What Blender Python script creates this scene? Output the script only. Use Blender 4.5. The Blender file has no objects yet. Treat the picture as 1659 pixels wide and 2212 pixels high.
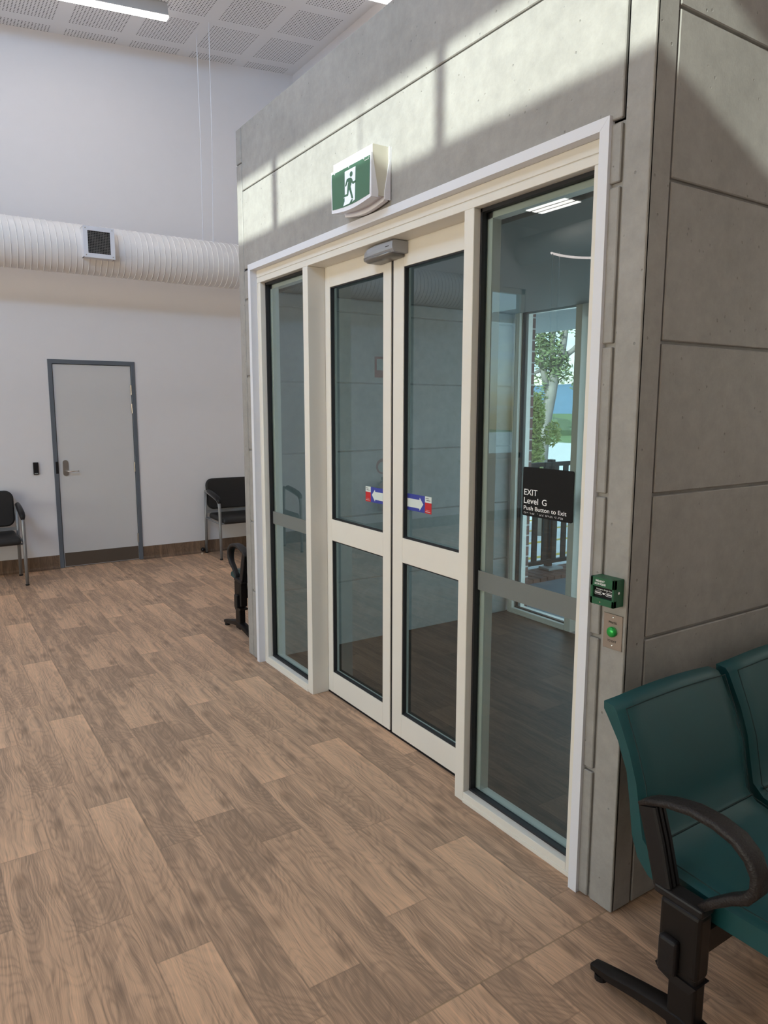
import bpy, bmesh, math, random
from mathutils import Vector, Matrix, Euler
random.seed(7)
PI = math.pi
col = bpy.context.scene.collection
scn = bpy.context.scene

# ------------------------------------------------------------------ camera
YAW, PITCH, ROLL = 0.5805, -0.1454, 0.0018
cam_d = bpy.data.cameras.new('camera'); cam = bpy.data.objects.new('camera', cam_d); col.objects.link(cam)
F = Vector((math.sin(YAW)*math.cos(PITCH), math.cos(YAW)*math.cos(PITCH), math.sin(PITCH)))
R0 = Vector((math.cos(YAW), -math.sin(YAW), 0)); U0 = R0.cross(F)
cR = math.cos(ROLL)*R0+math.sin(ROLL)*U0; cU = -math.sin(ROLL)*R0+math.cos(ROLL)*U0
cam.matrix_world = Matrix(((cR.x, cU.x, -F.x, -1.7847), (cR.y, cU.y, -F.y, -1.3737), (cR.z, cU.z, -F.z, 1.635), (0, 0, 0, 1)))
cam_d.sensor_fit = 'VERTICAL'; cam_d.sensor_height = 24; cam_d.lens = 1554.4/2212*24
cam_d.clip_start = 0.02; cam_d.clip_end = 3000
scn.camera = cam

# ------------------------------------------------------------------ view, sky, sun, daylight at the windows
scn.view_settings.view_transform = 'Standard'; scn.view_settings.look = 'None'
scn.view_settings.gamma = 1; scn.view_settings.use_curve_mapping = False
scn.view_settings.exposure = 0.0
world = bpy.data.worlds.new('World'); scn.world = world; world.use_nodes = True
wn = world.node_tree.nodes; wl = world.node_tree.links; wn.clear()
wo = wn.new('ShaderNodeOutputWorld'); wb = wn.new('ShaderNodeBackground')
sky = wn.new('ShaderNodeTexSky'); sky.sky_type = 'NISHITA'; sky.sun_disc = False
sky.sun_elevation = math.radians(21.5); sky.sun_rotation = math.radians(-107)
sky.air_density = 1.2; sky.dust_density = 1.0
# thin clouds over the blue
tc = wn.new('ShaderNodeTexCoord'); mp = wn.new('ShaderNodeMapping'); mp.inputs['Scale'].default_value = (1.0, 1.0, 4.5)
cn = wn.new('ShaderNodeTexNoise'); cn.inputs['Scale'].default_value = 5.0; cn.inputs['Detail'].default_value = 8
cr = wn.new('ShaderNodeValToRGB'); cr.color_ramp.elements[0].position = 0.42; cr.color_ramp.elements[1].position = 0.66
cmix = wn.new('ShaderNodeMix'); cmix.data_type = 'RGBA'; cmix.inputs['B'].default_value = (4.2, 5.0, 5.4, 1)
wl.new(tc.outputs['Generated'], mp.inputs['Vector']); wl.new(mp.outputs['Vector'], cn.inputs['Vector'])
wl.new(cn.outputs['Fac'], cr.inputs['Fac']); wl.new(cr.outputs['Color'], cmix.inputs['Factor'])
wl.new(sky.outputs['Color'], cmix.inputs['A']); wl.new(cmix.outputs['Result'], wb.inputs['Color'])
wb.inputs['Strength'].default_value = 0.42
wl.new(wb.outputs['Background'], wo.inputs['Surface'])

def light(name, kind, loc, energy, color, direction=None, size=None, size_y=None):
    d = bpy.data.lights.new(name, kind); d.energy = energy; d.color = color
    if kind == 'AREA':
        d.shape = 'RECTANGLE'; d.size = size; d.size_y = size_y
    o = bpy.data.objects.new(name, d); o.location = loc; col.objects.link(o)
    if direction is not None:
        o.rotation_euler = Vector(direction).to_track_quat('-Z', 'Y').to_euler()
    return o
sun = light('sun', 'SUN', (-20, -5, 12), 6.6, (0.90, 1.0, 0.90), direction=(1, 0.27, -0.41))
sun.data.angle = math.radians(0.75)
# area lamps standing in for daylight at the clerestory, low bay and outer doors
light('clerestory_fill', 'AREA', (-3.9, 1.1, 4.45), 130, (0.34, 0.62, 1.0), direction=(0.4, 1, 0.0), size=2.4, size_y=0.34)  # added blue lamp, turned sideways to tint the end wall
light('daylight_low_bay', 'AREA', (-6.85, 1.2, 1.9), 122, (1.0, 0.94, 0.87), direction=(1, 0.1, -0.05), size=5.5, size_y=2.2)
light('daylight_airlock_doors', 'AREA', (2.42, 1.5, 1.25), 30, (0.84, 0.92, 0.98), direction=(-1, 0.1, 0), size=2.4, size_y=2.2)

# ------------------------------------------------------------------ materials
def newmat(name):
    m = bpy.data.materials.new(name); m.use_nodes = True
    nt = m.node_tree; b = nt.nodes['Principled BSDF']; return m, nt, b
def nd(nt, t, **kw):
    n = nt.nodes.new(t)
    for k, v in kw.items(): setattr(n, k, v)
    return n
def mth(nt, op, a, b=None, c=None):
    n = nt.nodes.new('ShaderNodeMath'); n.operation = op
    for i, v in enumerate((a, b, c)):
        if v is None: continue
        if isinstance(v, (int, float)): n.inputs[i].default_value = v
        else: nt.links.new(v, n.inputs[i])
    return n.outputs[0]
def mixc(nt, fac, a, b, mode='MIX'):
    n = nt.nodes.new('ShaderNodeMix'); n.data_type = 'RGBA'; n.blend_type = mode
    for k, v in (('Factor', fac), ('A', a), ('B', b)):
        if isinstance(v, tuple): n.inputs[k].default_value = v if len(v) == 4 else (*v, 1)
        elif isinstance(v, (int, float)): n.inputs[k].default_value = v
        else: nt.links.new(v, n.inputs[k])
    return n.outputs['Result']
def ramp(nt, fac, stops, interp='LINEAR'):
    n = nt.nodes.new('ShaderNodeValToRGB'); n.color_ramp.interpolation = interp
    els = n.color_ramp.elements
    while len(els) < len(stops): els.new(1.0)
    for e, (p, c) in zip(els, stops):
        e.position = p; e.color = (c, c, c, 1) if isinstance(c, (int, float)) else (*c, 1)
    nt.links.new(fac, n.inputs[0]); return n.outputs[0]
def noise(nt, vec, scale, detail=4, rough=0.5):
    n = nt.nodes.new('ShaderNodeTexNoise'); n.inputs['Scale'].default_value = scale
    n.inputs['Detail'].default_value = detail; n.inputs['Roughness'].default_value = rough
    if vec is not None: nt.links.new(vec, n.inputs['Vector'])
    return n
def bump(nt, b, height, strength, dist):
    n = nt.nodes.new('ShaderNodeBump'); n.inputs['Strength'].default_value = strength; n.inputs['Distance'].default_value = dist
    nt.links.new(height, n.inputs['Height']); nt.links.new(n.outputs['Normal'], b.inputs['Normal']); return n
def pos(nt): return nd(nt, 'ShaderNodeNewGeometry').outputs['Position']

def simple(name, c, rough=0.5, metal=0.0, var=0.05, nscale=8.0, bmp=0.0, bscale=200, coat=0.0, spec=0.5):
    m, nt, b = newmat(name)
    t = nd(nt, 'ShaderNodeTexCoord').outputs['Object']
    n = noise(nt, t, nscale, 3)
    lo = tuple(max(0, v*(1-var)) for v in c); hi = tuple(min(1, v*(1+var)) for v in c)
    nt.links.new(mixc(nt, n.outputs['Fac'], lo, hi), b.inputs['Base Color'])
    b.inputs['Roughness'].default_value = rough; b.inputs['Metallic'].default_value = metal
    b.inputs['Specular IOR Level'].default_value = spec
    if coat: b.inputs['Coat Weight'].default_value = coat
    if bmp: bump(nt, b, noise(nt, t, bscale, 3).outputs['Fac'], bmp, 0.002)
    return m
def emis(name, c, s):
    m, nt, b = newmat(name); b.inputs['Base Color'].default_value = (*c, 1)
    b.inputs['Emission Color'].default_value = (*c, 1); b.inputs['Emission Strength'].default_value = s; return m

M = {}
M['white_wall'] = simple('painted plaster', (0.72, 0.695, 0.69), 0.7, var=0.015, bmp=0.05, bscale=120)
M['white_metal'] = simple('white powder coat', (0.71, 0.72, 0.77), 0.35, var=0.01)
M['frame'] = simple('pearl silver powder coat', (0.73, 0.695, 0.63), 0.42, metal=0.0, var=0.02)
M['gasket'] = simple('black rubber gasket', (0.010, 0.010, 0.012), 0.6)
M['black'] = simple('black plastic', (0.010, 0.009, 0.010), 0.45, spec=0.3)
M['blackmetal'] = simple('black powder coated steel', (0.009, 0.007, 0.0065), 0.45, bmp=0.05, spec=0.25)
M['vinyl_black'] = simple('charcoal vinyl upholstery', (0.020, 0.018, 0.017), 0.45, bmp=0.08, spec=0.35)
M['greytube'] = simple('grey painted tube', (0.26, 0.26, 0.26), 0.4, metal=0.4)
M['doorleaf'] = simple('white laminate door', (0.60, 0.585, 0.57), 0.5, var=0.012)
M['doorframe'] = simple('slate grey frame paint', (0.115, 0.13, 0.15), 0.45)
M['steel'] = simple('satin stainless steel', (0.42, 0.38, 0.34), 0.32, metal=0.9, var=0.04)
M['kick'] = simple('dull brown grey steel', (0.13, 0.105, 0.085), 0.35, metal=0.4, var=0.1, nscale=2)
M['shade_ceiling'] = simple('ceiling board with painted shade', (0.20, 0.20, 0.19), 0.7)  # dark grey stands in for the shade on the box ceiling
M['chrome'] = simple('bright steel', (0.75, 0.74, 0.72), 0.18, metal=1.0)
M['silver'] = simple('silver plastic', (0.36, 0.37, 0.40), 0.38, metal=0.3)
M['silver_dark'] = simple('dark silver plastic', (0.20, 0.19, 0.18), 0.3, metal=0.3)
M['teal'] = None
M['green_box'] = simple('green enclosure plastic', (0.012, 0.095, 0.042), 0.4)
M['green_btn'] = simple('green mushroom button', (0.02, 0.36, 0.06), 0.3, metal=0.35)
M['exit_green'] = simple('exit sign green', (0.065, 0.165, 0.10), 0.45)
M['exit_white'] = emis('lit exit pictogram', (0.75, 0.80, 0.88), 0.30)
M['exit_case'] = simple('white sign casing', (0.80, 0.80, 0.86), 0.35, var=0.01)
M['exit_beige'] = simple('aged cream casing', (0.64, 0.61, 0.52), 0.45, var=0.02)
M['text_white'] = simple('white lettering', (0.85, 0.85, 0.85), 0.5)
M['text_dark'] = simple('engraved black lettering', (0.012, 0.011, 0.010), 0.6)
M['sign_black'] = simple('matt black sign', (0.006, 0.006, 0.0065), 0.55, spec=0.2)
M['blue'] = simple('blue sticker', (0.035, 0.05, 0.30), 0.5)
M['red'] = simple('red sticker', (0.50, 0.015, 0.02), 0.5)
M['paper'] = simple('white sticker', (0.62, 0.68, 0.65), 0.5)
M['duct'] = simple('white galvanised duct', (0.80, 0.77, 0.75), 0.38, var=0.03)
M['grille_dark'] = simple('painted duct shade', (0.01, 0.01, 0.011), 0.8)
M['lamp_body'] = simple('grey lamp body', (0.40, 0.40, 0.40), 0.5)
M['lamp_on'] = emis('lit diffuser', (1.0, 0.91, 0.84), 11.0)
M['lamp_tube'] = emis('pink white tube', (1.0, 0.80, 0.74), 6.0)
M['red_paint'] = simple('red extinguisher paint', (0.45, 0.02, 0.02), 0.3)
M['bark'] = simple('pale gum bark', (0.30, 0.27, 0.24), 0.85, var=0.35, nscale=5, bmp=0.4, bscale=20)
M['leaf_dark'] = simple('gum leaf', (0.20, 0.25, 0.11), 0.5, var=0.4, nscale=3)
M['leaf_light'] = simple('yellow green shrub leaf', (0.42, 0.47, 0.14), 0.5, var=0.4, nscale=3)  # yellow green is the shrub's own leaf colour
M['paving'] = simple('pale concrete paving', (0.78, 0.78, 0.72), 0.85, var=0.12, nscale=2)  # paleness raised to stand in for sunlight on the yard
M['verandah'] = simple('broom finished concrete', (0.22, 0.25, 0.28), 0.8, var=0.15, nscale=5, bmp=0.3, bscale=60)
M['grass'] = simple('grass field', (0.16, 0.24, 0.07), 0.9, var=0.3, nscale=0.15)
M['hills'] = simple('distant wooded hills', (0.16, 0.28, 0.38), 1.0, var=0.12, nscale=0.02)
M['yellow'] = simple('yellow line paint', (0.60, 0.42, 0.05), 0.7)
M['soffit'] = simple('white soffit sheet', (0.62, 0.66, 0.66), 0.6, var=0.01)
M['hedge'] = simple('roadside scrub', (0.13, 0.18, 0.09), 0.9, var=0.4, nscale=1.5)

# concrete look panels
def concrete(name, c, holes=True):
    m, nt, b = newmat(name); P = pos(nt)
    n1 = noise(nt, P, 1.7, 5, 0.6); n2 = noise(nt, P, 16, 6, 0.7); n3 = noise(nt, P, 120, 2)
    f = mth(nt, 'ADD', mth(nt, 'MULTIPLY', n1.outputs['Fac'], 0.5), mth(nt, 'MULTIPLY', n2.outputs['Fac'], 0.5))
    lo = tuple(v*0.82 for v in c); hi = tuple(min(1, v*1.18) for v in c)
    base = mixc(nt, ramp(nt, f, [(0.34, 0.0), (0.66, 1.0)]), lo, hi)
    vo = nd(nt, 'ShaderNodeTexVoronoi'); vo.inputs['Scale'].default_value = 26; vo.inputs['Randomness'].default_value = 1
    nt.links.new(P, vo.inputs['Vector'])
    keep = ramp(nt, noise(nt, P, 9, 2).outputs['Fac'], [(0.46, 0.0), (0.54, 1.0)])
    pit = mth(nt, 'MULTIPLY', ramp(nt, vo.outputs['Distance'], [(0.07, 1.0), (0.12, 0.0)]), keep)
    if holes: base = mixc(nt, mth(nt, 'MULTIPLY', pit, 0.45), base, tuple(v*0.45 for v in c))
    nt.links.new(base, b.inputs['Base Color']); b.inputs['Roughness'].default_value = 0.62
    h = mth(nt, 'SUBTRACT', mth(nt, 'MULTIPLY', n3.outputs['Fac'], 0.25), mth(nt, 'MULTIPLY', pit, 1.0 if holes else 0))
    bump(nt, b, h, 0.8, 0.0022); return m
M['concrete'] = concrete('grey concrete panel', (0.300, 0.286, 0.268))
M['concrete_in'] = concrete('grey concrete panel in airlock', (0.34, 0.345, 0.34), False)

# timber-look sheet vinyl: a printed repeat six boards wide, boards run along Y
def vinyl(name, dark=1.0, tint=(1, 1, 1), vertical=False, xoff=0.0, yoff=0.0):
    m, nt, b = newmat(name); P = pos(nt)
    sx = nd(nt, 'ShaderNodeSeparateXYZ'); nt.links.new(P, sx.inputs[0])
    X_, Y_ = sx.outputs['X'], sx.outputs['Y']
    if vertical: X_, Y_ = sx.outputs['X'], sx.outputs['Z']
    # second sheet starts behind the weld line at y = 0.018
    sheet = mth(nt, 'LESS_THAN', sx.outputs['Y'], 0.018)
    X_ = mth(nt, 'ADD', X_, mth(nt, 'MULTIPLY', sheet, 0.43)); Y_ = mth(nt, 'ADD', Y_, mth(nt, 'MULTIPLY', sheet, 0.37))
    W, LEN = 0.1692, 0.9895
    u = mth(nt, 'DIVIDE', mth(nt, 'ADD', X_, 1.465+16*6*W+xoff), W)
    cidx = mth(nt, 'FLOOR', u); fu = mth(nt, 'FRACT', u)
    cm = mth(nt, 'MODULO', cidx, 6.0); ck = mth(nt, 'DIVIDE', mth(nt, 'ADD', cm, 0.5), 6.0)
    offs = [0.853, 0.597, 0.163, 0.268, 0.985, 0.389]
    off = ramp(nt, ck, [(i/6.0, o) for i, o in enumerate(offs)], 'CONSTANT')
    # the ramp output is colour data; keep it linear
    v = mth(nt, 'DIVIDE', mth(nt, 'SUBTRACT', mth(nt, 'ADD', Y_, 30*LEN+yoff), off), LEN)
    fv = mth(nt, 'FRACT', v); vi = mth(nt, 'FLOOR', v)
    cb = nd(nt, 'ShaderNodeCombineXYZ')
    nt.links.new(mth(nt, 'MULTIPLY', fu, W), cb.inputs[0]); nt.links.new(mth(nt, 'MULTIPLY', fv, LEN), cb.inputs[1])
    nt.links.new(mth(nt, 'MULTIPLY', cm, 3.71), cb.inputs[2]); B = cb.outputs[0]
    def scaled(vec, sc):
        n = nd(nt, 'ShaderNodeVectorMath', operation='MULTIPLY'); nt.links.new(vec, n.inputs[0]); n.inputs[1].default_value = sc; return n.outputs[0]
    # flowing cathedral grain: distort by a slow noise, then take bands across the board
    slow = noise(nt, scaled(B, (7.0, 2.2, 1)), 1.0, 2)
    ring_n = noise(nt, scaled(B, (4.5, 1.4, 1)), 1.0, 1.0)
    ringv = mth(nt, 'ADD', mth(nt, 'MULTIPLY', ring_n.outputs['Fac'], 30.0), mth(nt, 'MULTIPLY', slow.outputs['Fac'], 10.0))
    ring = mth(nt, 'ABSOLUTE', mth(nt, 'SUBTRACT', mth(nt, 'FRACT', ringv), 0.5))
    ring = ramp(nt, ring, [(0.0, 0.0), (0.30, 1.0)])
    warpn = noise(nt, scaled(B, (9.0, 2.4, 1)), 1.0, 2.0)
    wv = nd(nt, 'ShaderNodeCombineXYZ'); nt.links.new(mth(nt, 'MULTIPLY', mth(nt, 'SUBTRACT', warpn.outputs['Fac'], 0.5), 0.075), wv.inputs[0])
    wa = nd(nt, 'ShaderNodeVectorMath', operation='ADD'); nt.links.new(B, wa.inputs[0]); nt.links.new(wv.outputs[0], wa.inputs[1]); BW = wa.outputs[0]
    streak = noise(nt, scaled(BW, (130, 2.6, 1)), 1.0, 5, 0.65)
    fine = noise(nt, scaled(BW, (480, 9, 1)), 1.0, 3, 0.6)
    broad = noise(nt, scaled(B, (22, 2.0, 1)), 1.0, 3, 0.5)
    # knots
    vo = nd(nt, 'ShaderNodeTexVoronoi'); vo.inputs['Scale'].default_value = 1.0
    nt.links.new(scaled(B, (8.0, 3.4, 1)), vo.inputs['Vector'])
    knot = ramp(nt, mth(nt, 'ADD', vo.outputs['Distance'], mth(nt, 'MULTIPLY', slow.outputs['Fac'], 0.12)), [(0.10, 1.0), (0.30, 0.0)])
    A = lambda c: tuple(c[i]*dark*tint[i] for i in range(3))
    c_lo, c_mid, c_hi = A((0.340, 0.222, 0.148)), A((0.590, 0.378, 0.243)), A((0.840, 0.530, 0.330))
    tone = ramp(nt, ck, [(0.0, 0.50), (1/6, 0.58), (2/6, 0.42), (3/6, 0.48), (4/6, 0.44), (5/6, 0.56)], 'CONSTANT')
    endlight = ramp(nt, fv, [(0.0, 0.06), (0.25, 0.0), (0.75, 0.02), (1.0, 0.14)])
    g = mth(nt, 'ADD', mth(nt, 'MULTIPLY', mth(nt, 'SUBTRACT', streak.outputs['Fac'], 0.5), 0.95), tone)
    g = mth(nt, 'ADD', g, mth(nt, 'MULTIPLY', mth(nt, 'SUBTRACT', broad.outputs['Fac'], 0.5), 1.0))
    g = mth(nt, 'ADD', g, mth(nt, 'MULTIPLY', mth(nt, 'SUBTRACT', fine.outputs['Fac'], 0.5), 0.8))
    gs = ramp(nt, ck, [(0.0, 0.60), (1/6, 0.85), (2/6, 0.5), (3/6, 0.18), (4/6, 0.72), (5/6, 0.22)], 'CONSTANT')
    g = mth(nt, 'ADD', g, mth(nt, 'MULTIPLY', mth(nt, 'MULTIPLY', mth(nt, 'SUBTRACT', gs, 0.5), mth(nt, 'SUBTRACT', fv, 0.5)), 1.0))
    g = mth(nt, 'SUBTRACT', g, mth(nt, 'MULTIPLY', mth(nt, 'SUBTRACT', 1.0, ring), 0.14))
    c = mixc(nt, ramp(nt, g, [(0.18, 0.0), (0.55, 1.0)]), c_lo, c_mid)
    c = mixc(nt, ramp(nt, g, [(0.50, 0.0), (0.98, 1.0)]), c, c_hi)
    c = mixc(nt, mth(nt, 'MULTIPLY', knot, 0.55), c, A((0.10, 0.062, 0.042)))
    # butt joints and long joints
    ex = mth(nt, 'MULTIPLY', mth(nt, 'MINIMUM', fu, mth(nt, 'SUBTRACT', 1.0, fu)), W)
    ey = mth(nt, 'MULTIPLY', mth(nt, 'MINIMUM', fv, mth(nt, 'SUBTRACT', 1.0, fv)), LEN)
    jx = ramp(nt, ex, [(0.0005, 1.0), (0.0018, 0.0)]); jy = ramp(nt, ey, [(0.0005, 1.0), (0.0018, 0.0)])
    j = mth(nt, 'MAXIMUM', mth(nt, 'MULTIPLY', jx, 0.35), mth(nt, 'MULTIPLY', jy, 0.30))
    c = mixc(nt, j, c, A((0.12, 0.08, 0.055)))
    if not vertical and dark == 1.0:
        wd = mth(nt, 'ABSOLUTE', mth(nt, 'SUBTRACT', sx.outputs['Y'], 0.018))
        c = mixc(nt, ramp(nt, wd, [(0.0018, 1.0), (0.0032, 0.0)]), c, (0.33, 0.22, 0.13))
        bits = nd(nt, 'ShaderNodeTexVoronoi'); bits.inputs['Scale'].default_value = 5.5; nt.links.new(P, bits.inputs['Vector'])
        c = mixc(nt, ramp(nt, bits.outputs['Distance'], [(0.012, 0.8), (0.018, 0.0)]), c, (0.02, 0.015, 0.01))
    nt.links.new(c, b.inputs['Base Color']); b.inputs['Roughness'].default_value = 0.50
    b.inputs['Specular IOR Level'].default_value = 0.35
    bump(nt, b, streak.outputs['Fac'], 0.12, 0.001); return m
M['floor'] = vinyl('timber look sheet vinyl')
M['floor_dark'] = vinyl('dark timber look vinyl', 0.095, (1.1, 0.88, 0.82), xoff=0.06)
M['skirt'] = vinyl('coved timber look skirting', 0.38, (0.98, 0.96, 0.95), vertical=True)

# perforated plasterboard ceiling
def perforated():
    m, nt, b = newmat('perforated plasterboard'); P = pos(nt)
    sx = nd(nt, 'ShaderNodeSeparateXYZ'); nt.links.new(P, sx.inputs[0])
    def cell(v, start):
        t = mth(nt, 'MULTIPLY', mth(nt, 'FRACT', mth(nt, 'DIVIDE', mth(nt, 'SUBTRACT', v, start-60), 0.5995)), 0.5995)
        inside = mth(nt, 'LESS_THAN', t, 0.483)
        k = mth(nt, 'SUBTRACT', mth(nt, 'FRACT', mth(nt, 'DIVIDE', t, 0.0284)), 0.5)
        return inside, mth(nt, 'MULTIPLY', k, 0.0284)
    ix, kx = cell(sx.outputs['X'], -0.243); iy, ky = cell(sx.outputs['Y'], 5.735)
    r = mth(nt, 'SQRT', mth(nt, 'ADD', mth(nt, 'MULTIPLY', kx, kx), mth(nt, 'MULTIPLY', ky, ky)))
    hole = mth(nt, 'MULTIPLY', mth(nt, 'LESS_THAN', r, 0.0062), mth(nt, 'MULTIPLY', ix, iy))
    c = mixc(nt, hole, (0.80, 0.80, 0.81), (0.04, 0.04, 0.045))
    nt.links.new(c, b.inputs['Base Color']); b.inputs['Roughness'].default_value = 0.75; return m
M['ceiling'] = perforated()

def bricks(name):
    m, nt, b = newmat(name)
    co = nd(nt, 'ShaderNodeTexCoord').outputs['Object']
    mpg = nd(nt, 'ShaderNodeMapping'); mpg.inputs['Rotation'].default_value = (PI/2, 0, 0); nt.links.new(co, mpg.inputs[0])
    br = nd(nt, 'ShaderNodeTexBrick'); nt.links.new(mpg.outputs[0], br.inputs['Vector'])
    br.inputs['Color1'].default_value = (0.17, 0.075, 0.06, 1); br.inputs['Color2'].default_value = (0.11, 0.055, 0.05, 1)
    br.inputs['Mortar'].default_value = (0.42, 0.40, 0.38, 1); br.inputs['Scale'].default_value = 1.0
    br.inputs['Mortar Size'].default_value = 0.006; br.inputs['Brick Width'].default_value = 0.24; br.inputs['Row Height'].default_value = 0.086
    nt.links.new(br.outputs['Color'], b.inputs['Base Color']); b.inputs['Roughness'].default_value = 0.8; return m
M['brick'] = bricks('red brown brick')
M['brick_loose'] = simple('brick on edge', (0.20, 0.085, 0.06), 0.8, var=0.3, nscale=12)
M['mortar'] = simple('mortar', (0.35, 0.32, 0.30), 0.9)

def leather():
    m, nt, b = newmat('teal vinyl upholstery'); t = nd(nt, 'ShaderNodeTexCoord').outputs['Object']
    n = noise(nt, t, 6, 3); nt.links.new(mixc(nt, n.outputs['Fac'], (0.004, 0.052, 0.058), (0.006, 0.070, 0.076)), b.inputs['Base Color'])
    b.inputs['Roughness'].default_value = 0.40; b.inputs['Specular IOR Level'].default_value = 0.45
    vo = nd(nt, 'ShaderNodeTexVoronoi'); vo.inputs['Scale'].default_value = 900; nt.links.new(t, vo.inputs['Vector'])
    bump(nt, b, vo.outputs['Distance'], 0.08, 0.0006); return m
M['teal'] = leather()
M['stitch'] = simple('dark seam', (0.004, 0.022, 0.024), 0.7)
def textured_pu():
    m, nt, b = newmat('textured arm plastic'); t = nd(nt, 'ShaderNodeTexCoord').outputs['Object']
    vo = nd(nt, 'ShaderNodeTexVoronoi'); vo.inputs['Scale'].default_value = 190; nt.links.new(t, vo.inputs['Vector'])
    b.inputs['Base Color'].default_value = (0.017, 0.014, 0.014, 1); b.inputs['Roughness'].default_value = 0.5; b.inputs['Specular IOR Level'].default_value = 0.35
    bump(nt, b, vo.outputs['Distance'], 0.5, 0.002); return m
M['pu'] = textured_pu()

def glassmat(name, tint, refl=1.0):
    m = bpy.data.materials.new(name); m.use_nodes = True; nt = m.node_tree; nt.nodes.clear()
    out = nd(nt, 'ShaderNodeOutputMaterial'); tr = nd(nt, 'ShaderNodeBsdfTransparent'); gl = nd(nt, 'ShaderNodeBsdfGlossy')
    tr.inputs['Color'].default_value = (*tint, 1); gl.inputs['Roughness'].default_value = 0.0; gl.inputs['Color'].default_value = (0.92, 0.97, 1.0, 1)
    fr = nd(nt, 'ShaderNodeFresnel')
    bf = nd(nt, 'ShaderNodeNewGeometry').outputs['Backfacing']
    nt.links.new(mth(nt, 'ADD', 1.52, mth(nt, 'MULTIPLY', bf, 1/1.52-1.52)), fr.inputs['IOR'])
    f = mth(nt, 'MINIMUM', mth(nt, 'MULTIPLY', fr.outputs[0], refl), 1.0)
    mx = nd(nt, 'ShaderNodeMixShader'); nt.links.new(f, mx.inputs[0]); nt.links.new(tr.outputs[0], mx.inputs[1]); nt.links.new(gl.outputs[0], mx.inputs[2])
    nt.links.new(mx.outputs[0], out.inputs[0]); return m
M['glass'] = glassmat('tinted double glazing', (0.80, 0.85, 0.84), 1.15)
M['glass_clear'] = glassmat('clear outer glazing', (0.86, 0.94, 0.97), 0.9)
def frosted():
    m = bpy.data.materials.new('grey frosted film'); m.use_nodes = True; nt = m.node_tree; nt.nodes.clear()
    out = nd(nt, 'ShaderNodeOutputMaterial'); tr = nd(nt, 'ShaderNodeBsdfTransparent'); df = nd(nt, 'ShaderNodeBsdfDiffuse')
    df.inputs['Color'].default_value = (0.20, 0.21, 0.20, 1); tr.inputs['Color'].default_value = (0.75, 0.8, 0.8, 1)
    n = noise(nt, pos(nt), 300, 2)
    mx = nd(nt, 'ShaderNodeMixShader'); nt.links.new(ramp(nt, n.outputs['Fac'], [(0.0, 0.84), (1.0, 0.92)]), mx.inputs[0])
    nt.links.new(tr.outputs[0], mx.inputs[1]); nt.links.new(df.outputs[0], mx.inputs[2]); nt.links.new(mx.outputs[0], out.inputs[0]); return m
M['film'] = frosted()

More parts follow.
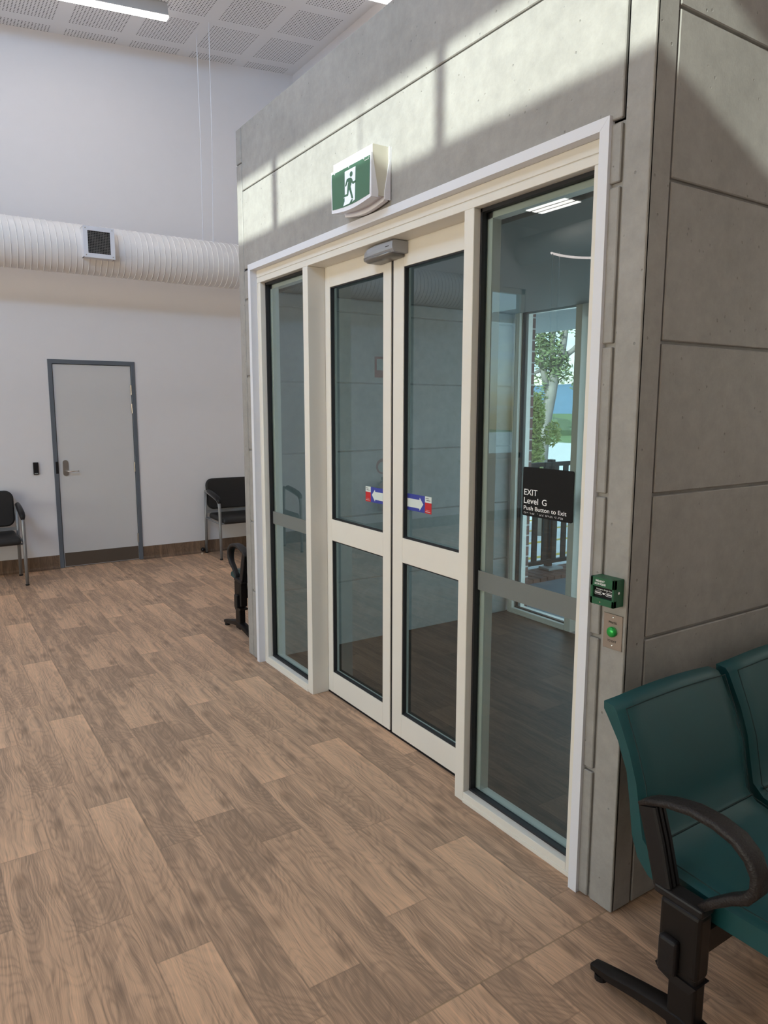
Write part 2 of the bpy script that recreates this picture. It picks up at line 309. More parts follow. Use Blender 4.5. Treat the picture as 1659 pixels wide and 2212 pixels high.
# ------------------------------------------------------------------ mesh helpers
class MB:
    def __init__(s): s.b = bmesh.new()
    def box(s, x0, x1, y0, y1, z0, z1, bev=0.0, seg=1):
        r = bmesh.ops.create_cube(s.b, size=1.0); vs = r['verts']
        for v in vs: v.co = Vector(((x0+x1)/2+v.co.x*(x1-x0), (y0+y1)/2+v.co.y*(y1-y0), (z0+z1)/2+v.co.z*(z1-z0)))
        if bev > 0:
            es = list({e for v in vs for e in v.link_edges})
            bmesh.ops.bevel(s.b, geom=es, offset=bev, segments=seg, affect='EDGES', profile=0.5)
        return s
    def prism(s, pts, a0, a1, axis='x'):
        """closed polygon pts (2-D) extruded along axis from a0 to a1; pts are the two other axes in order"""
        def mk(p, a): return {'x': (a, p[0], p[1]), 'y': (p[0], a, p[1]), 'z': (p[0], p[1], a)}[axis]
        A = [s.b.verts.new(mk(p, a0)) for p in pts]; B = [s.b.verts.new(mk(p, a1)) for p in pts]
        n = len(pts)
        fs = [s.b.faces.new(A), s.b.faces.new(B[::-1])]
        for i in range(n): fs.append(s.b.faces.new((A[i], B[i], B[(i+1) % n], A[(i+1) % n])))
        bmesh.ops.recalc_face_normals(s.b, faces=fs); return s
    def tube(s, pts, r, n=10, cap=True, sy=1.0):
        """round (or oval) tube along points; r scalar or list"""
        P = [Vector(p) for p in pts]; rs = r if isinstance(r, (list, tuple)) else [r]*len(P)
        rings = []; ref = None
        for i, p in enumerate(P):
            t = (P[min(i+1, len(P)-1)]-P[max(i-1, 0)]).normalized()
            if ref is None:
                a = Vector((1, 0, 0)) if abs(t.x) < 0.9 else Vector((0, 1, 0))
                ref = (a-t*a.dot(t)).normalized()
            ref = (ref-t*ref.dot(t)).normalized(); bi = t.cross(ref)
            rings.append([s.b.verts.new(p+(ref*math.cos(2*PI*k/n)*sy+bi*math.sin(2*PI*k/n))*rs[i]) for k in range(n)])
        for a, b_ in zip(rings, rings[1:]):
            for k in range(n): s.b.faces.new((a[k], a[(k+1) % n], b_[(k+1) % n], b_[k]))
        if cap:
            s.b.faces.new(rings[0][::-1]); s.b.faces.new(rings[-1])
        return s
    def strip(s, pts, w, t, axis_w=Vector((1, 0, 0)), closed=False):
        """rectangular section (w wide along axis_w, t thick) swept along pts"""
        P = [Vector(p) for p in pts]; ws = w if isinstance(w, (list, tuple)) else [w]*len(P); ts = t if isinstance(t, (list, tuple)) else [t]*len(P)
        rings = []; n = len(P)
        for i, p in enumerate(P):
            tg = (P[(i+1) % n]-P[(i-1) % n]) if closed else (P[min(i+1, n-1)]-P[max(i-1, 0)])
            tg.normalize(); nn = tg.cross(axis_w).normalized()
            c = 0.28
            prof = [(-1, -1+c), (-1+c, -1), (1-c, -1), (1, -1+c), (1, 1-c), (1-c, 1), (-1+c, 1), (-1, 1-c)]
            rings.append([s.b.verts.new(p+axis_w*(a*ws[i]/2)+nn*(b_*ts[i]/2)) for a, b_ in prof])
        pairs = list(zip(rings, rings[1:]))+([(rings[-1], rings[0])] if closed else [])
        for a, b_ in pairs:
            for k in range(8): s.b.faces.new((a[k], a[(k+1) % 8], b_[(k+1) % 8], b_[k]))
        if not closed: s.b.faces.new(rings[0][::-1]); s.b.faces.new(rings[-1])
        bmesh.ops.recalc_face_normals(s.b, faces=s.b.faces[:]); return s
    def sphere(s, c, rx, ry=None, rz=None, u=14, v=10):
        r = bmesh.ops.create_uvsphere(s.b, u_segments=u, v_segments=v, radius=1.0)
        for w in r['verts']: w.co = Vector((c[0]+w.co.x*rx, c[1]+w.co.y*(ry or rx), c[2]+w.co.z*(rz or rx)))
        return s
    def cyl(s, a, b_, r, n=16): return s.tube([a, b_], r, n)
    def build(s, name, mat, parent=None, smooth=False, loc=(0, 0, 0)):
        me = bpy.data.meshes.new(name)
        o = Vector(loc)
        if o.length > 0:
            for v in s.b.verts: v.co -= o
        s.b.to_mesh(me); s.b.free()
        if smooth:
            for p in me.polygons: p.use_smooth = True
        me.materials.append(mat)
        ob = bpy.data.objects.new(name, me); col.objects.link(ob)
        if parent is not None: ob.parent = parent
        if loc != (0, 0, 0): ob.location = loc
        return ob

def tag(o, label=None, cat=None, group=None, kind=None):
    if label: o['label'] = label
    if cat: o['category'] = cat
    if group: o['group'] = group
    if kind: o['kind'] = kind
    return o
def thing(name, label, cat, loc=(0, 0, 0), rz=0.0, group=None):
    o = bpy.data.objects.new(name, None); col.objects.link(o); o.location = loc; o.rotation_euler = (0, 0, rz)
    o.empty_display_size = 0.1
    return tag(o, label, cat, group)
def struct(o, label, cat): return tag(o, label, cat, None, 'structure')
def sthing(name, label, cat, loc=(0, 0, 0)):
    return tag(thing(name, label, cat, loc), kind='structure')
def local(o_parent): return Vector(o_parent.location)
def copy_tree(o, parent=None):
    c = o.copy(); col.objects.link(c)
    if parent is not None: c.parent = parent
    for ch in list(o.children): copy_tree(ch, c)
    return c
def P_(mb, name, mat, parent, smooth=False):
    """mesh given in world coordinates, parented to a thing that stands at parent.location (no rotation)"""
    off = Vector((0, 0, 0)); p = parent
    while p is not None: off += Vector(p.location); p = p.parent
    for v in mb.b.verts: v.co -= off
    return mb.build(name, mat, parent, smooth)
def text_mesh(body, name, mat, parent, y_left, z_base, width, cap, x, bold=0.0, depth=0.0006, name_label=None):
    """lettering on a plane facing -X: reads along -Y, up +Z"""
    cu = bpy.data.curves.new(name, 'FONT'); cu.body = body; cu.size = 1.0; cu.extrude = 0.0; cu.offset = bold
    to = bpy.data.objects.new('tmp', cu); col.objects.link(to)
    dg = bpy.context.evaluated_depsgraph_get(); me = bpy.data.meshes.new_from_object(to.evaluated_get(dg))
    bpy.data.objects.remove(to); bpy.data.curves.remove(cu)
    xs = [v.co.x for v in me.vertices]; x0, x1 = min(xs), max(xs)
    capu = 0.729
    off = Vector((0, 0, 0)); p = parent
    while p is not None: off += Vector(p.location); p = p.parent
    for v in me.vertices:
        a, b_ = (v.co.x-x0)/(x1-x0)*width, v.co.y/capu*cap
        v.co = Vector((x, y_left-a, z_base+b_))-off
    me.materials.clear(); me.materials.append(mat)
    for p_ in me.polygons: p_.material_index = 0
    o = bpy.data.objects.new(name, me); col.objects.link(o); o.parent = parent
    return o

L = 2.9904       # length of the entrance box front
HT = 3.2785      # its height
YB = 6.428       # back wall of the hall
XR = 2.10        # right (outside) wall of the hall
def zc(x): return 5.291+0.085*(x-2.093)   # sloping ceiling

# ------------------------------------------------------------------ room shell
m = MB(); m.box(-7.2, XR, -6.2, YB+0.1, -0.12, 0.0)
struct(m.build('floor', M['floor']), 'timber look vinyl plank floor with long brown boards', 'floor')
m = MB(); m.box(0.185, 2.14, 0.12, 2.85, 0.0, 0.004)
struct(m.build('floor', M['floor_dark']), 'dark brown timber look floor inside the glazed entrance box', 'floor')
# back wall with door hole and a window hole in the low bay
def wall_holes_y(y0, y1, x0, x1, z0, z1, holes):
    """wall slab between y0..y1 with rectangular holes (xa,xb,za,zb)"""
    mb = MB(); xs = sorted({x0, x1, *[h[0] for h in holes], *[h[1] for h in holes]}); zs = sorted({z0, z1, *[h[2] for h in holes], *[h[3] for h in holes]})
    for a, b_ in zip(xs, xs[1:]):
        for c, d in zip(zs, zs[1:]):
            if any(h[0] <= a+1e-6 and b_ <= h[1]+1e-6 and h[2] <= c+1e-6 and d <= h[3]+1e-6 for h in holes): continue
            mb.box(a, b_, y0, y1, c, d)
    return mb
def wall_holes_x(x0, x1, y0, y1, z0, z1, holes):
    mb = MB(); ys = sorted({y0, y1, *[h[0] for h in holes], *[h[1] for h in holes]}); zs = sorted({z0, z1, *[h[2] for h in holes], *[h[3] for h in holes]})
    for a, b_ in zip(ys, ys[1:]):
        for c, d in zip(zs, zs[1:]):
            if any(h[0] <= a+1e-6 and b_ <= h[1]+1e-6 and h[2] <= c+1e-6 and d <= h[3]+1e-6 for h in holes): continue
            mb.box(x0, x1, a, b_, c, d)
    return mb
DX0, DX1, DH = -0.6087, 0.2223, 2.09
m = wall_holes_y(YB, YB+0.2, -7.2, XR+0.26, 0.0, 5.5, [(DX0+0.01, DX1-0.01, 0.0, DH-0.01), (-5.6, -4.3, 0.9, 3.3)])
struct(m.build('wall_back', M['white_wall']), 'tall white end wall behind the grey framed door', 'wall')
m = wall_holes_x(XR, XR+0.16, -6.2, YB, 0.0, 5.5, [(0.13, 2.83, 0.0, 2.46)])
m.box(XR+0.16, XR+0.17, -6.2, YB, 2.5, 5.5)
struct(m.build('wall_right', M['white_wall']), 'white outside wall above the entrance box', 'wall')
m = MB(); m.box(-4.1, -4.0, -6.2, YB, 4.15, 4.262); m.box(-4.1, -4.0, -6.2, YB, 4.648, 5.0); m.box(-4.1, -4.0, 2.35, YB, 4.262, 4.648)
struct(m.build('wall_clerestory', M['white_wall']), 'high wall strip holding the clerestory glazing', 'wall')
m = wall_holes_x(-7.2, -7.05, -6.2, YB, 0.0, 4.4, [(-3.0, 4.2, 0.5, 3.1)])
struct(m.build('wall_left', M['white_wall']), 'white side wall with wide window, opposite the entrance box', 'wall')
m = wall_holes_y(-6.3, -6.2, -7.2, XR+0.2, 0.0, 5.5, [])
struct(m.build('wall_rear', M['white_wall']), 'white wall at the near end of the hall', 'wall')
# window frames in those openings
def window(name, label, boxes_frame, boxes_glass):
    w = sthing(name, label, 'window')
    f = MB()
    for bx in boxes_frame: f.box(*bx)
    f.build('window_frame', M['frame'], w)
    g = MB()
    for bx in boxes_glass: g.box(*bx)
    if boxes_glass: g.build('window_glass', M['glass_clear'], w)
    return w
fr = [(-4.08, -4.02, -6.2, 2.35, 4.262, 4.275), (-4.08, -4.02, -6.2, 2.35, 4.635, 4.648)]
for k in range(-4, 2): fr.append((-4.09, -4.02, 1.357+1.487*k*1.0-0.025, 1.357+1.487*k+0.025, 4.262, 4.648))
fr.append((-4.06, -4.045, 0.448, 0.458, 4.275, 4.635))
window('window_3', 'long clerestory window high in the hall', fr, [])
fr = [(-7.18, -7.08, y-0.03, y+0.03, 0.5, 3.1) for y in (-2.97, -1.2, 0.6, 2.4, 4.17)]+[(-7.18, -7.08, -3.0, 4.2, 0.5, 0.56), (-7.18, -7.08, -3.0, 4.2, 3.04, 3.1)]
window('window_4', 'wide window in the wall opposite the entrance box', fr, [(-7.13, -7.12, -2.95, 4.15, 0.55, 3.05)])
fr = [(-5.6, -5.53, YB+0.02, YB+0.1, 0.9, 3.3), (-4.37, -4.3, YB+0.02, YB+0.1, 0.9, 3.3), (-5.6, -4.3, YB+0.02, YB+0.1, 0.9, 0.97), (-5.6, -4.3, YB+0.02, YB+0.1, 3.23, 3.3), (-5.65, -4.25, YB-0.06, YB+0.02, 0.84, 0.9)]
window('window_5', 'tall window with sill in the end wall of the low bay', fr, [(-5.55, -4.35, YB+0.05, YB+0.06, 0.95, 3.25)])
# unseen slab added outside the wide window to keep sun off the floor
m = MB(); m.box(-14.5, -7.2, -6.2, 9.0, 3.2, 3.35)
struct(m.build('ceiling_sun_blocker', M['white_wall']), 'added slab outside the wide window, blocks the sun', 'ceiling')
# ceilings
m = MB(); m.prism([(-4.1, zc(-4.1)), (XR+0.1, zc(XR+0.1)), (XR+0.1, 5.6), (-4.1, 5.6)], -6.3, YB+0.1, 'y')
struct(m.build('ceiling', M['ceiling']), 'white sloping ceiling with squares of small round holes', 'ceiling')
m = MB(); m.box(-7.2, -4.05, -6.3, YB+0.1, 4.15, 4.25)
struct(m.build('ceiling', M['white_wall']), 'flat white ceiling of the low side bay', 'ceiling')
# skirting
m = MB()
for a, b_ in ((-7.0, DX0-0.0), (DX1, XR)):
    m.box(a, b_, YB-0.006, YB+0.001, 0.03, 0.138)
    m.prism([(YB-0.006, 0.03), (YB-0.012, 0.014), (YB-0.032, 0.002), (YB+0.0, 0.002), (YB, 0.03)], a, b_, 'x')
struct(m.build('baseboard_back', M['skirt']), 'coved brown timber look skirting along the end wall', 'skirting')

# ------------------------------------------------------------------ concrete entrance box
G = 0.4565; g2 = 0.005
def panels_x(x_face, thick, y0, y1, zs, mb, bev=0.003, gap=0.006):
    for a, b_ in zip(zs, zs[1:]): mb.box(x_face, x_face+thick, y0, y1, a+gap, b_-gap, bev)
t = 0.016
m = MB()
front_z = [0.0, 0.4535, 0.9095, 1.3635, 1.8193, 2.2793, 2.455]
m.box(0, t, 0.0, 0.0895, 0.004, HT, 0.004, 2)                       # corner strip
m.box(0, t, L-0.075, L, 0.004, 3.075, 0.004); m.box(0, t, L-0.075, L, 3.079, HT, 0.004)
for a, b_ in zip(front_z, front_z[1:]):
    m.box(0, t, 0.101, 0.150, a+0.006 if a else 0.004, b_-0.006, 0.003)
    m.box(0, t, 2.815, L-0.085, a+0.006 if a else 0.004, b_-0.006, 0.003)
m.box(0, t, 0.101, L-0.085, 2.461, 2.9105, 0.003); m.box(0, t, 0.101, L-0.085, 2.9165, HT, 0.003)
# core behind the panels
m.box(t-0.004, 0.12, 0.02, 0.152, 0.0, HT-0.005); m.box(t-0.004, 0.12, 2.812, L-0.02, 0.0, HT-0.005); m.box(t-0.004, 0.12, 0.02, L-0.02, 2.455, HT-0.005)
struct(m.build('wall_front', M['concrete']), 'grey concrete panel front of the entrance box around the glazed doors', 'wall')
m = MB()
cs = MB()
m.box(0.0045, 0.0955, 0, t, 0.004, HT, 0.003)
zs = [0.004]+[G*k for k in range(1, 8)]+[HT]
zs = [z for z in zs if z <= HT]
for a, b_ in zip(zs, zs[1:]): m.box(0.1035, XR, 0, t, a+(0.005 if a > 0.01 else 0), b_-0.005 if b_ < HT else b_, 0.003)
m.box(0.02, XR, t-0.004, 0.10, 0.0, HT-0.005)
o = struct(m.build('wall_side', M['concrete']), 'grey concrete panel side of the entrance box behind the teal seats', 'wall')
m = MB(); m.box(0.02, XR, L-0.10, L, 0, HT)
struct(m.build('wall_far_side', M['concrete']), 'far grey side of the entrance box', 'wall')
m = MB(); m.box(0.02, XR, 0.02, L-0.02, HT-0.06, HT-0.006)
struct(m.build('ceiling', M['white_wall']), 'flat top of the entrance box', 'ceiling')
# airlock inside
m = MB(); zs = [0.0, 0.443, 0.893, 1.337, 1.79, 2.247, 2.335]
for a, b_ in zip(zs, zs[1:]): m.box(0.14, 2.14, 2.81, 2.825, a+0.004, b_-0.004, 0.002)
m.box(0.12, 2.14, 2.82, 2.90, 0.0, 2.45)
struct(m.build('wall_airlock', M['concrete_in']), 'grey panelled wall inside the entrance box seen through the doors', 'wall')
m = MB(); m.box(0.16, 2.14, 0.10, 0.16, 0.0, 2.45)
struct(m.build('wall_airlock', M['concrete_in']), 'near inner wall of the entrance box', 'wall')
m = MB(); m.box(0.20, 2.14, 0.12, 2.82, 2.335, 2.42)
struct(m.build('ceiling', M['shade_ceiling']), 'low ceiling inside the entrance box with shade painted into its grey', 'ceiling')

# white surround trim
m = MB()
m.prism([(0.1366, 0.0), (0.1716, 0.0), (0.1716, 2.4389), (0.1366, 2.4739)], -0.012, 0.03, 'x')
m.prism([(2.8263, 0.0), (2.7913, 0.0), (2.7913, 2.4389), (2.8263, 2.4739)], -0.012, 0.03, 'x')
m.prism([(0.1370, 2.4739), (0.1722, 2.4389), (2.7907, 2.4389), (2.8259, 2.4739)], -0.012, 0.03, 'x')
struct(m.build('trim_1', M['white_metal']), 'thin white metal surround framing the glazed entrance', 'trim')

def glazed_front(dx, glass, wn1, wn2, dn1, dn2, tn, lab, film):
    X0, X1 = 0.03+dx, 0.135+dx
    # head and posts
    m = MB()
    m.box(X0, X1, 0.168, 2.795, 2.399, 2.4395, 0.0015); m.box(X0+0.004, X1, 0.168, 2.795, 2.394, 2.401)
    m.box(X0, X1, 0.168, 2.795, 2.366, 2.3955, 0.0015)
    m.box(X0, X1, 0.788, 0.844, 0.0, 2.366, 0.002); m.box(X0, X1, 2.133, 2.190, 0.0, 2.366, 0.002)
    m.box(X0, X1, 0.168, 0.178, 0, 2.3655, 0.001); m.box(X0, X1, 0.181, 0.224, 0, 2.3655, 0.002); m.box(X0+0.01, X1-0.001, 0.17, 0.22, 0, 2.37)
    m.box(X0, X1, 2.785, 2.795, 0, 2.3655, 0.001); m.box(X0, X1, 2.745, 2.782, 0, 2.3655, 0.002); m.box(X0+0.01, X1-0.001, 2.75, 2.79, 0, 2.37)
    m.box(X1, X1+0.05, 0.75, 2.23, 2.37, 2.44)
    struct(m.build(tn, M['frame']), lab+' head and posts of pale metal', 'trim')
    for nm, y0, y1, lb in ((wn1, 0.224, 0.788, 'near side'), (wn2, 2.190, 2.745, 'far side')):
        w = sthing(nm, lab+' fixed '+lb+' pane in pale metal frame', 'window')
        f = MB()
        f.box(X0, X0+0.032, y0, y1, 0.014, 0.044, 0.0015); f.box(X0-0.004, X0+0.05, y0-0.03 if nm == wn1 else y0, y1+(0.03 if nm == wn2 else 0), 0.0, 0.0155, 0.001)
        f.box(X0+0.062, X1, y0, y0+0.035, 0.03, 2.366); f.box(X0+0.062, X1, y1-0.035, y1, 0.03, 2.366)
        f.box(X0+0.062, X1, y0, y1, 0.0, 0.05, 0.001); f.box(X0+0.062, X1, y0, y1, 2.330, 2.366)
        f.build('window_frame', M['frame'], w)
        g = MB()
        g.box(X0+0.032, X0+0.058, y0+0.0005, y0+0.010, 0.044, 2.366); g.box(X0+0.032, X0+0.058, y1-0.010, y1-0.0005, 0.044, 2.366)
        g.box(X0+0.030, X0+0.060, y0, y1, 0.038, 0.052, 0.002); g.box(X0+0.032, X0+0.058, y0, y1, 2.352, 2.3655)
        g.build('gasket', M['gasket'], w)
        g = MB(); g.box(X0+0.050, X0+0.051, y0+0.005, y1-0.005, 0.045, 2.36); g.build('window_glass', glass, w)
        if film:
            g = MB(); g.box(X0+0.0485, X0+0.0495, y0+0.010, y1-0.010, 0.908, 0.987)
            tag(g.build('frosted_band', M['film'], w), 'grey frosted strip across the glass')
    for nm, y0, y1, lb in ((dn1, 0.852, 1.478, 'nearer sliding leaf'), (dn2, 1.497, 2.139, 'farther sliding leaf')):
        d = sthing(nm, lab+' '+lb+' with two glass panes', 'door')
        a0, a1 = X1, X1+0.042
        sa = 0.05 if nm == dn1 else 0.067; sb = 0.084 if nm == dn1 else 0.058
        f = MB()
        f.box(a0, a1, y0, y0+sa, 0.010, 2.368, 0.0012); f.box(a0, a1, y1-sb, y1, 0.010, 2.368, 0.0012)
        for za, zb in ((0.010, 0.132), (0.898, 1.017), (2.260, 2.368)): f.box(a0+0.0003, a1, y0+sa-0.0005, y1-sb+0.0005, za, zb, 0.0012)
        f.build('door_frame', M['frame'], d)
        ya, yb_ = y0+sa, y1-sb
        g = MB()
        for za, zb in ((0.132, 0.898), (1.017, 2.260)):
            g.box(a0+0.004, a0+0.022, ya, ya+0.006, za, zb); g.box(a0+0.004, a0+0.022, yb_-0.006, yb_, za, zb)
            g.box(a0+0.004, a0+0.022, ya, yb_, za, za+0.006); g.box(a0+0.004, a0+0.022, ya, yb_, zb-0.006, zb)
        g.build('gasket', M['gasket'], d)
        g = MB()
        for za, zb in ((0.132, 0.898), (1.017, 2.260)):
            g.box(a0+0.0225, a0+0.0245, ya+0.004, ya+0.007, za, zb); g.box(a0+0.0225, a0+0.0245, yb_-0.007, yb_-0.004, za, zb)
            g.box(a0+0.0225, a0+0.0245, ya, yb_, za+0.004, za+0.007)
        g.build('glazing_bead', M['chrome'], d)
        g = MB()
        for za, zb in ((0.132, 0.898), (1.017, 2.260)): g.box(a0+0.028, a0+0.029, ya, yb_, za, zb)
        g.build('door_glass', glass, d)
        g = MB()
        if nm == dn1: g.box(a0+0.006, a1-0.006, y1, y1+0.012, 0.012, 2.36)
        else: g.box(a0+0.006, a1-0.006, y0-0.006, y0, 0.012, 2.36); g.box(a0+0.004, a1, y1-0.002, y1+0.001, 0.0, 2.36)
        g.box(a0+0.004, a1-0.004, y0, y1, 0.001, 0.010)
        g.build('brush_seal', M['gasket'], d)
glazed_front(0.0, M['glass'], 'window_1', 'window_2', 'door_1', 'door_2', 'trim_2', 'inner entrance', True)
glazed_front(2.11, M['glass_clear'], 'window_6', 'window_7', 'door_4', 'door_5', 'trim_3', 'outer entrance', False)
m = MB(); m.box(0.135, 0.186, 0.80, 2.20, 0.0, 0.005)
struct(m.build('trim_4', M['black']), 'dark threshold strip under the sliding doors', 'trim')

# ------------------------------------------------------------------ back door
d = sthing('door_3', 'white flush door in slate grey frame on the end wall', 'door', (-0.19, YB, 0))
m = MB(); w_ = 0.039
m.box(DX0, DX0+w_, YB-0.012, YB+0.14, 0, DH, 0.002); m.box(DX1-w_, DX1, YB-0.012, YB+0.14, 0, DH, 0.002); m.box(DX0+w_-0.002, DX1-w_+0.002, YB-0.0118, YB+0.14, DH-0.041, DH, 0.0)
P_(m, 'door_frame', M['doorframe'], d)
m = MB(); m.box(DX0+w_+0.006, DX1-w_-0.003, YB+0.004, YB+0.044, 0.006, DH-0.046, 0.0015); P_(m, 'door_leaf', M['doorleaf'], d)
m = MB(); m.box(DX0+w_, DX0+w_+0.006, YB+0.02, YB+0.05, 0, DH-0.04); m.box(DX0+w_, DX1-w_, YB+0.02, YB+0.05, DH-0.046, DH-0.04); m.box(DX0+w_, DX1-w_, YB+0.02, YB+0.05, 0.0, 0.006); P_(m, 'door_seal', M['gasket'], d)
m = MB(); m.box(DX0+w_+0.013, DX1-w_-0.008, YB+0.0015, YB+0.004, 0.012, 0.151); P_(m, 'kick_plate', M['kick'], d)
m = MB()
pts = []
for k in range(12): a = PI*k/11; pts.append((-0.499+0.026*math.cos(a), 1.072+0.026*math.sin(a)))
for k in range(12): a = PI+PI*k/11; pts.append((-0.499+0.026*math.cos(a), 0.963+0.026*math.sin(a)))
m.prism(pts, YB-0.004, YB+0.004, 'y'); hp = P_(m, 'handle_plate', M['steel'], d)
m = MB(); m.tube([(-0.490, YB, 0.988), (-0.490, YB-0.045, 0.988), (-0.478, YB-0.052, 0.988), (-0.385, YB-0.052, 0.985)], 0.0085, 10); P_(m, 'lever', M['chrome'], hp, True)
m = MB(); m.box(DX0+0.016, DX0+w_+0.003, YB-0.016, YB-0.008, 0.965, 1.085, 0.002); P_(m, 'strike_cover', M['black'], d)
for z in (1.80, 1.61, 1.0, 0.24):
    m = MB(); m.cyl((DX1-w_-0.004, YB-0.006, z-0.05), (DX1-w_-0.004, YB-0.006, z+0.05), 0.006, 10); m.box(DX1-w_-0.012, DX1-w_, YB-0.002, YB+0.006, z-0.05, z+0.05)
    P_(m, 'hinge', M['steel'], d)

# card reader
r = thing('card_reader', 'small black card reader on the white wall left of the grey framed door', 'card reader', (-0.773, YB, 0.965))
m = MB(); m.box(-0.797, -0.749, YB-0.022, YB, 0.966, 1.086, 0.004, 2); P_(m, 'reader_body', M['black'], r)
m = MB(); m.box(-0.789, -0.757, YB-0.0228, YB-0.0218, 0.976, 0.981); tag(P_(m, 'status_light', M['paper'], r), 'small pale status light')
# door stop
r = thing('door_stop', 'small black rubber door stop on a steel base by the skirting', 'door stop', (0.868, YB-0.06, 0.0))
m = MB(); m.sphere((0.868, YB-0.055, 0.045), 0.024); P_(m, 'rubber_ball', M['black'], r, True)
m = MB(); m.cyl((0.868, YB-0.055, 0.022), (0.868, YB-0.005, 0.040), 0.007, 8); m.cyl((0.855, YB-0.07, 0.0), (0.855, YB-0.07, 0.018), 0.016, 12); P_(m, 'stop_base', M['chrome'], r)

# ------------------------------------------------------------------ spiral duct
dy, dz, dr = 5.83, 3.04, 0.214
duct = thing('air_duct', 'fat white spiral air duct hung in front of the end wall', 'duct', (-1.5, dy, dz-dr))
m = MB(); m.tube([(-4.0+6.06*k/4, dy, dz) for k in range(5)], dr, 72); P_(m, 'duct_tube', M['duct'], duct, True)
m = MB(); pitch = 0.052; seg = 56; nturn = int(6.05/pitch); pts_prev = None; rows = []
for k in range(nturn*seg+1):
    a = 2*PI*k/seg; x = -3.995+pitch*k/seg; ca, sa_ = math.cos(a), math.sin(a)
    rows.append([m.b.verts.new((x-0.0035, dy+(dr-0.001)*ca, dz+(dr-0.001)*sa_)), m.b.verts.new((x-0.0012, dy+(dr+0.0042)*ca, dz+(dr+0.0042)*sa_)), m.b.verts.new((x+0.0012, dy+(dr+0.0042)*ca, dz+(dr+0.0042)*sa_)), m.b.verts.new((x+0.0035, dy+(dr-0.001)*ca, dz+(dr-0.001)*sa_))])
for a, b_ in zip(rows, rows[1:]):
    for j in range(3): m.b.faces.new((a[j], b_[j], b_[j+1], a[j+1]))
P_(m, 'spiral_rib', M['duct'], duct, True)
gx0, gx1, gz0, gz1, gy = -0.385, -0.128, 2.932, 3.190, 5.545
m = MB()
for (a, b_, c, e) in ((gx0, gx1, gz1-0.004, gz1), (gx0, gx1, gz0, gz0+0.004)): m.box(a, b_, gy, dy-0.12, c, e)
m.box(gx0, gx0+0.004, gy, dy-0.12, gz0, gz1); m.box(gx1-0.004, gx1, gy, dy-0.12, gz0, gz1)
sp = P_(m, 'spigot_box', M['white_metal'], duct)
m = MB(); fw = 0.034
m.box(gx0-0.003, gx1+0.003, gy-0.004, gy, gz1-fw, gz1+0.003); m.box(gx0-0.003, gx1+0.003, gy-0.004, gy, gz0-0.003, gz0+fw)
m.box(gx0-0.003, gx0+fw, gy-0.004, gy, gz0+fw, gz1-fw); m.box(gx1-fw, gx1+0.003, gy-0.004, gy, gz0+fw, gz1-fw)
gf = P_(m, 'grille_frame', M['white_metal'], duct)
m = MB(); nn = 14
for i in range(nn+1):
    a = gx0+fw+(gx1-gx0-2*fw)*i/nn; c = gz0+fw+(gz1-gz0-2*fw)*i/nn
    m.box(a-0.0016, a+0.0016, gy+0.0005, gy+0.004, gz0+fw, gz1-fw); m.box(gx0+fw, gx1-fw, gy+0.001, gy+0.0045, c-0.0016, c+0.0016)
P_(m, 'egg_crate', M['silver_dark'], gf)
m = MB(); m.box(gx0+0.01, gx1-0.01, gy+0.03, gy+0.034, gz0+0.01, gz1-0.01); P_(m, 'shade_sheet', M['grille_dark'], gf)  # near black sheet stands in for the shade inside the duct
for sx_ in (gx0+0.016, gx1-0.016):
    for sz in (gz0+0.016, gz1-0.016):
        m = MB(); m.cyl((sx_, gy-0.0065, sz), (sx_, gy-0.003, sz), 0.0045, 10); P_(m, 'screw', M['steel'], gf)
for (xa, ya, yb_) in ((0.822, 5.911, 5.935), (0.851, 5.650, 5.725)):
    m = MB(); m.tube([(xa, ya, zc(xa)), (xa+0.012, (ya+yb_)/2, 4.2), (xa+0.006, yb_, dz+math.sqrt(max(0.001, dr*dr-(yb_-dy)**2)))], 0.0035, 6); P_(m, 'suspension_wire', M['white_metal'], duct)

# ------------------------------------------------------------------ strip lamps under the ceiling
def strip_lamp(x0, x1, y, label):
    zt = zc((x0+x1)/2); r = thing('strip_lamp', label, 'ceiling lamp', ((x0+x1)/2, y, zt), group=None)
    ang = math.atan(0.085); ln = (x1-x0)/math.cos(ang)
    r.rotation_euler = (0, -ang, 0)
    m = MB(); m.box(-ln/2, ln/2, -0.04, 0.04, -0.105, -0.002, 0.002); m.build('lamp_body', M['lamp_body'], r)
    m = MB(); m.box(-ln/2-0.001, ln/2+0.001, -0.041, 0.041, -0.122, -0.105, 0.002); tag(m.build('diffuser', M['lamp_on'], r), 'bright lit diffuser')
    return r
strip_lamp(-3.0, 0.402, 5.49, 'long lit strip lamp under the sloping ceiling near the end wall')
strip_lamp(-1.2, 2.04, 4.405, 'lit strip lamp whose tip shows above the entrance box')
strip_lamp(-2.6, 0.4, 1.6, 'lit strip lamp above the middle of the hall')
strip_lamp(-2.6, 0.9, -3.6, 'added strip lamp out of view above the near end of the hall')  # unseen lamp added to brighten the grey side wall
strip_lamp(-2.6, 0.9, -1.8, 'added strip lamp out of view high in front of the teal bench')  # second unseen lamp added for more light on side wall and floor

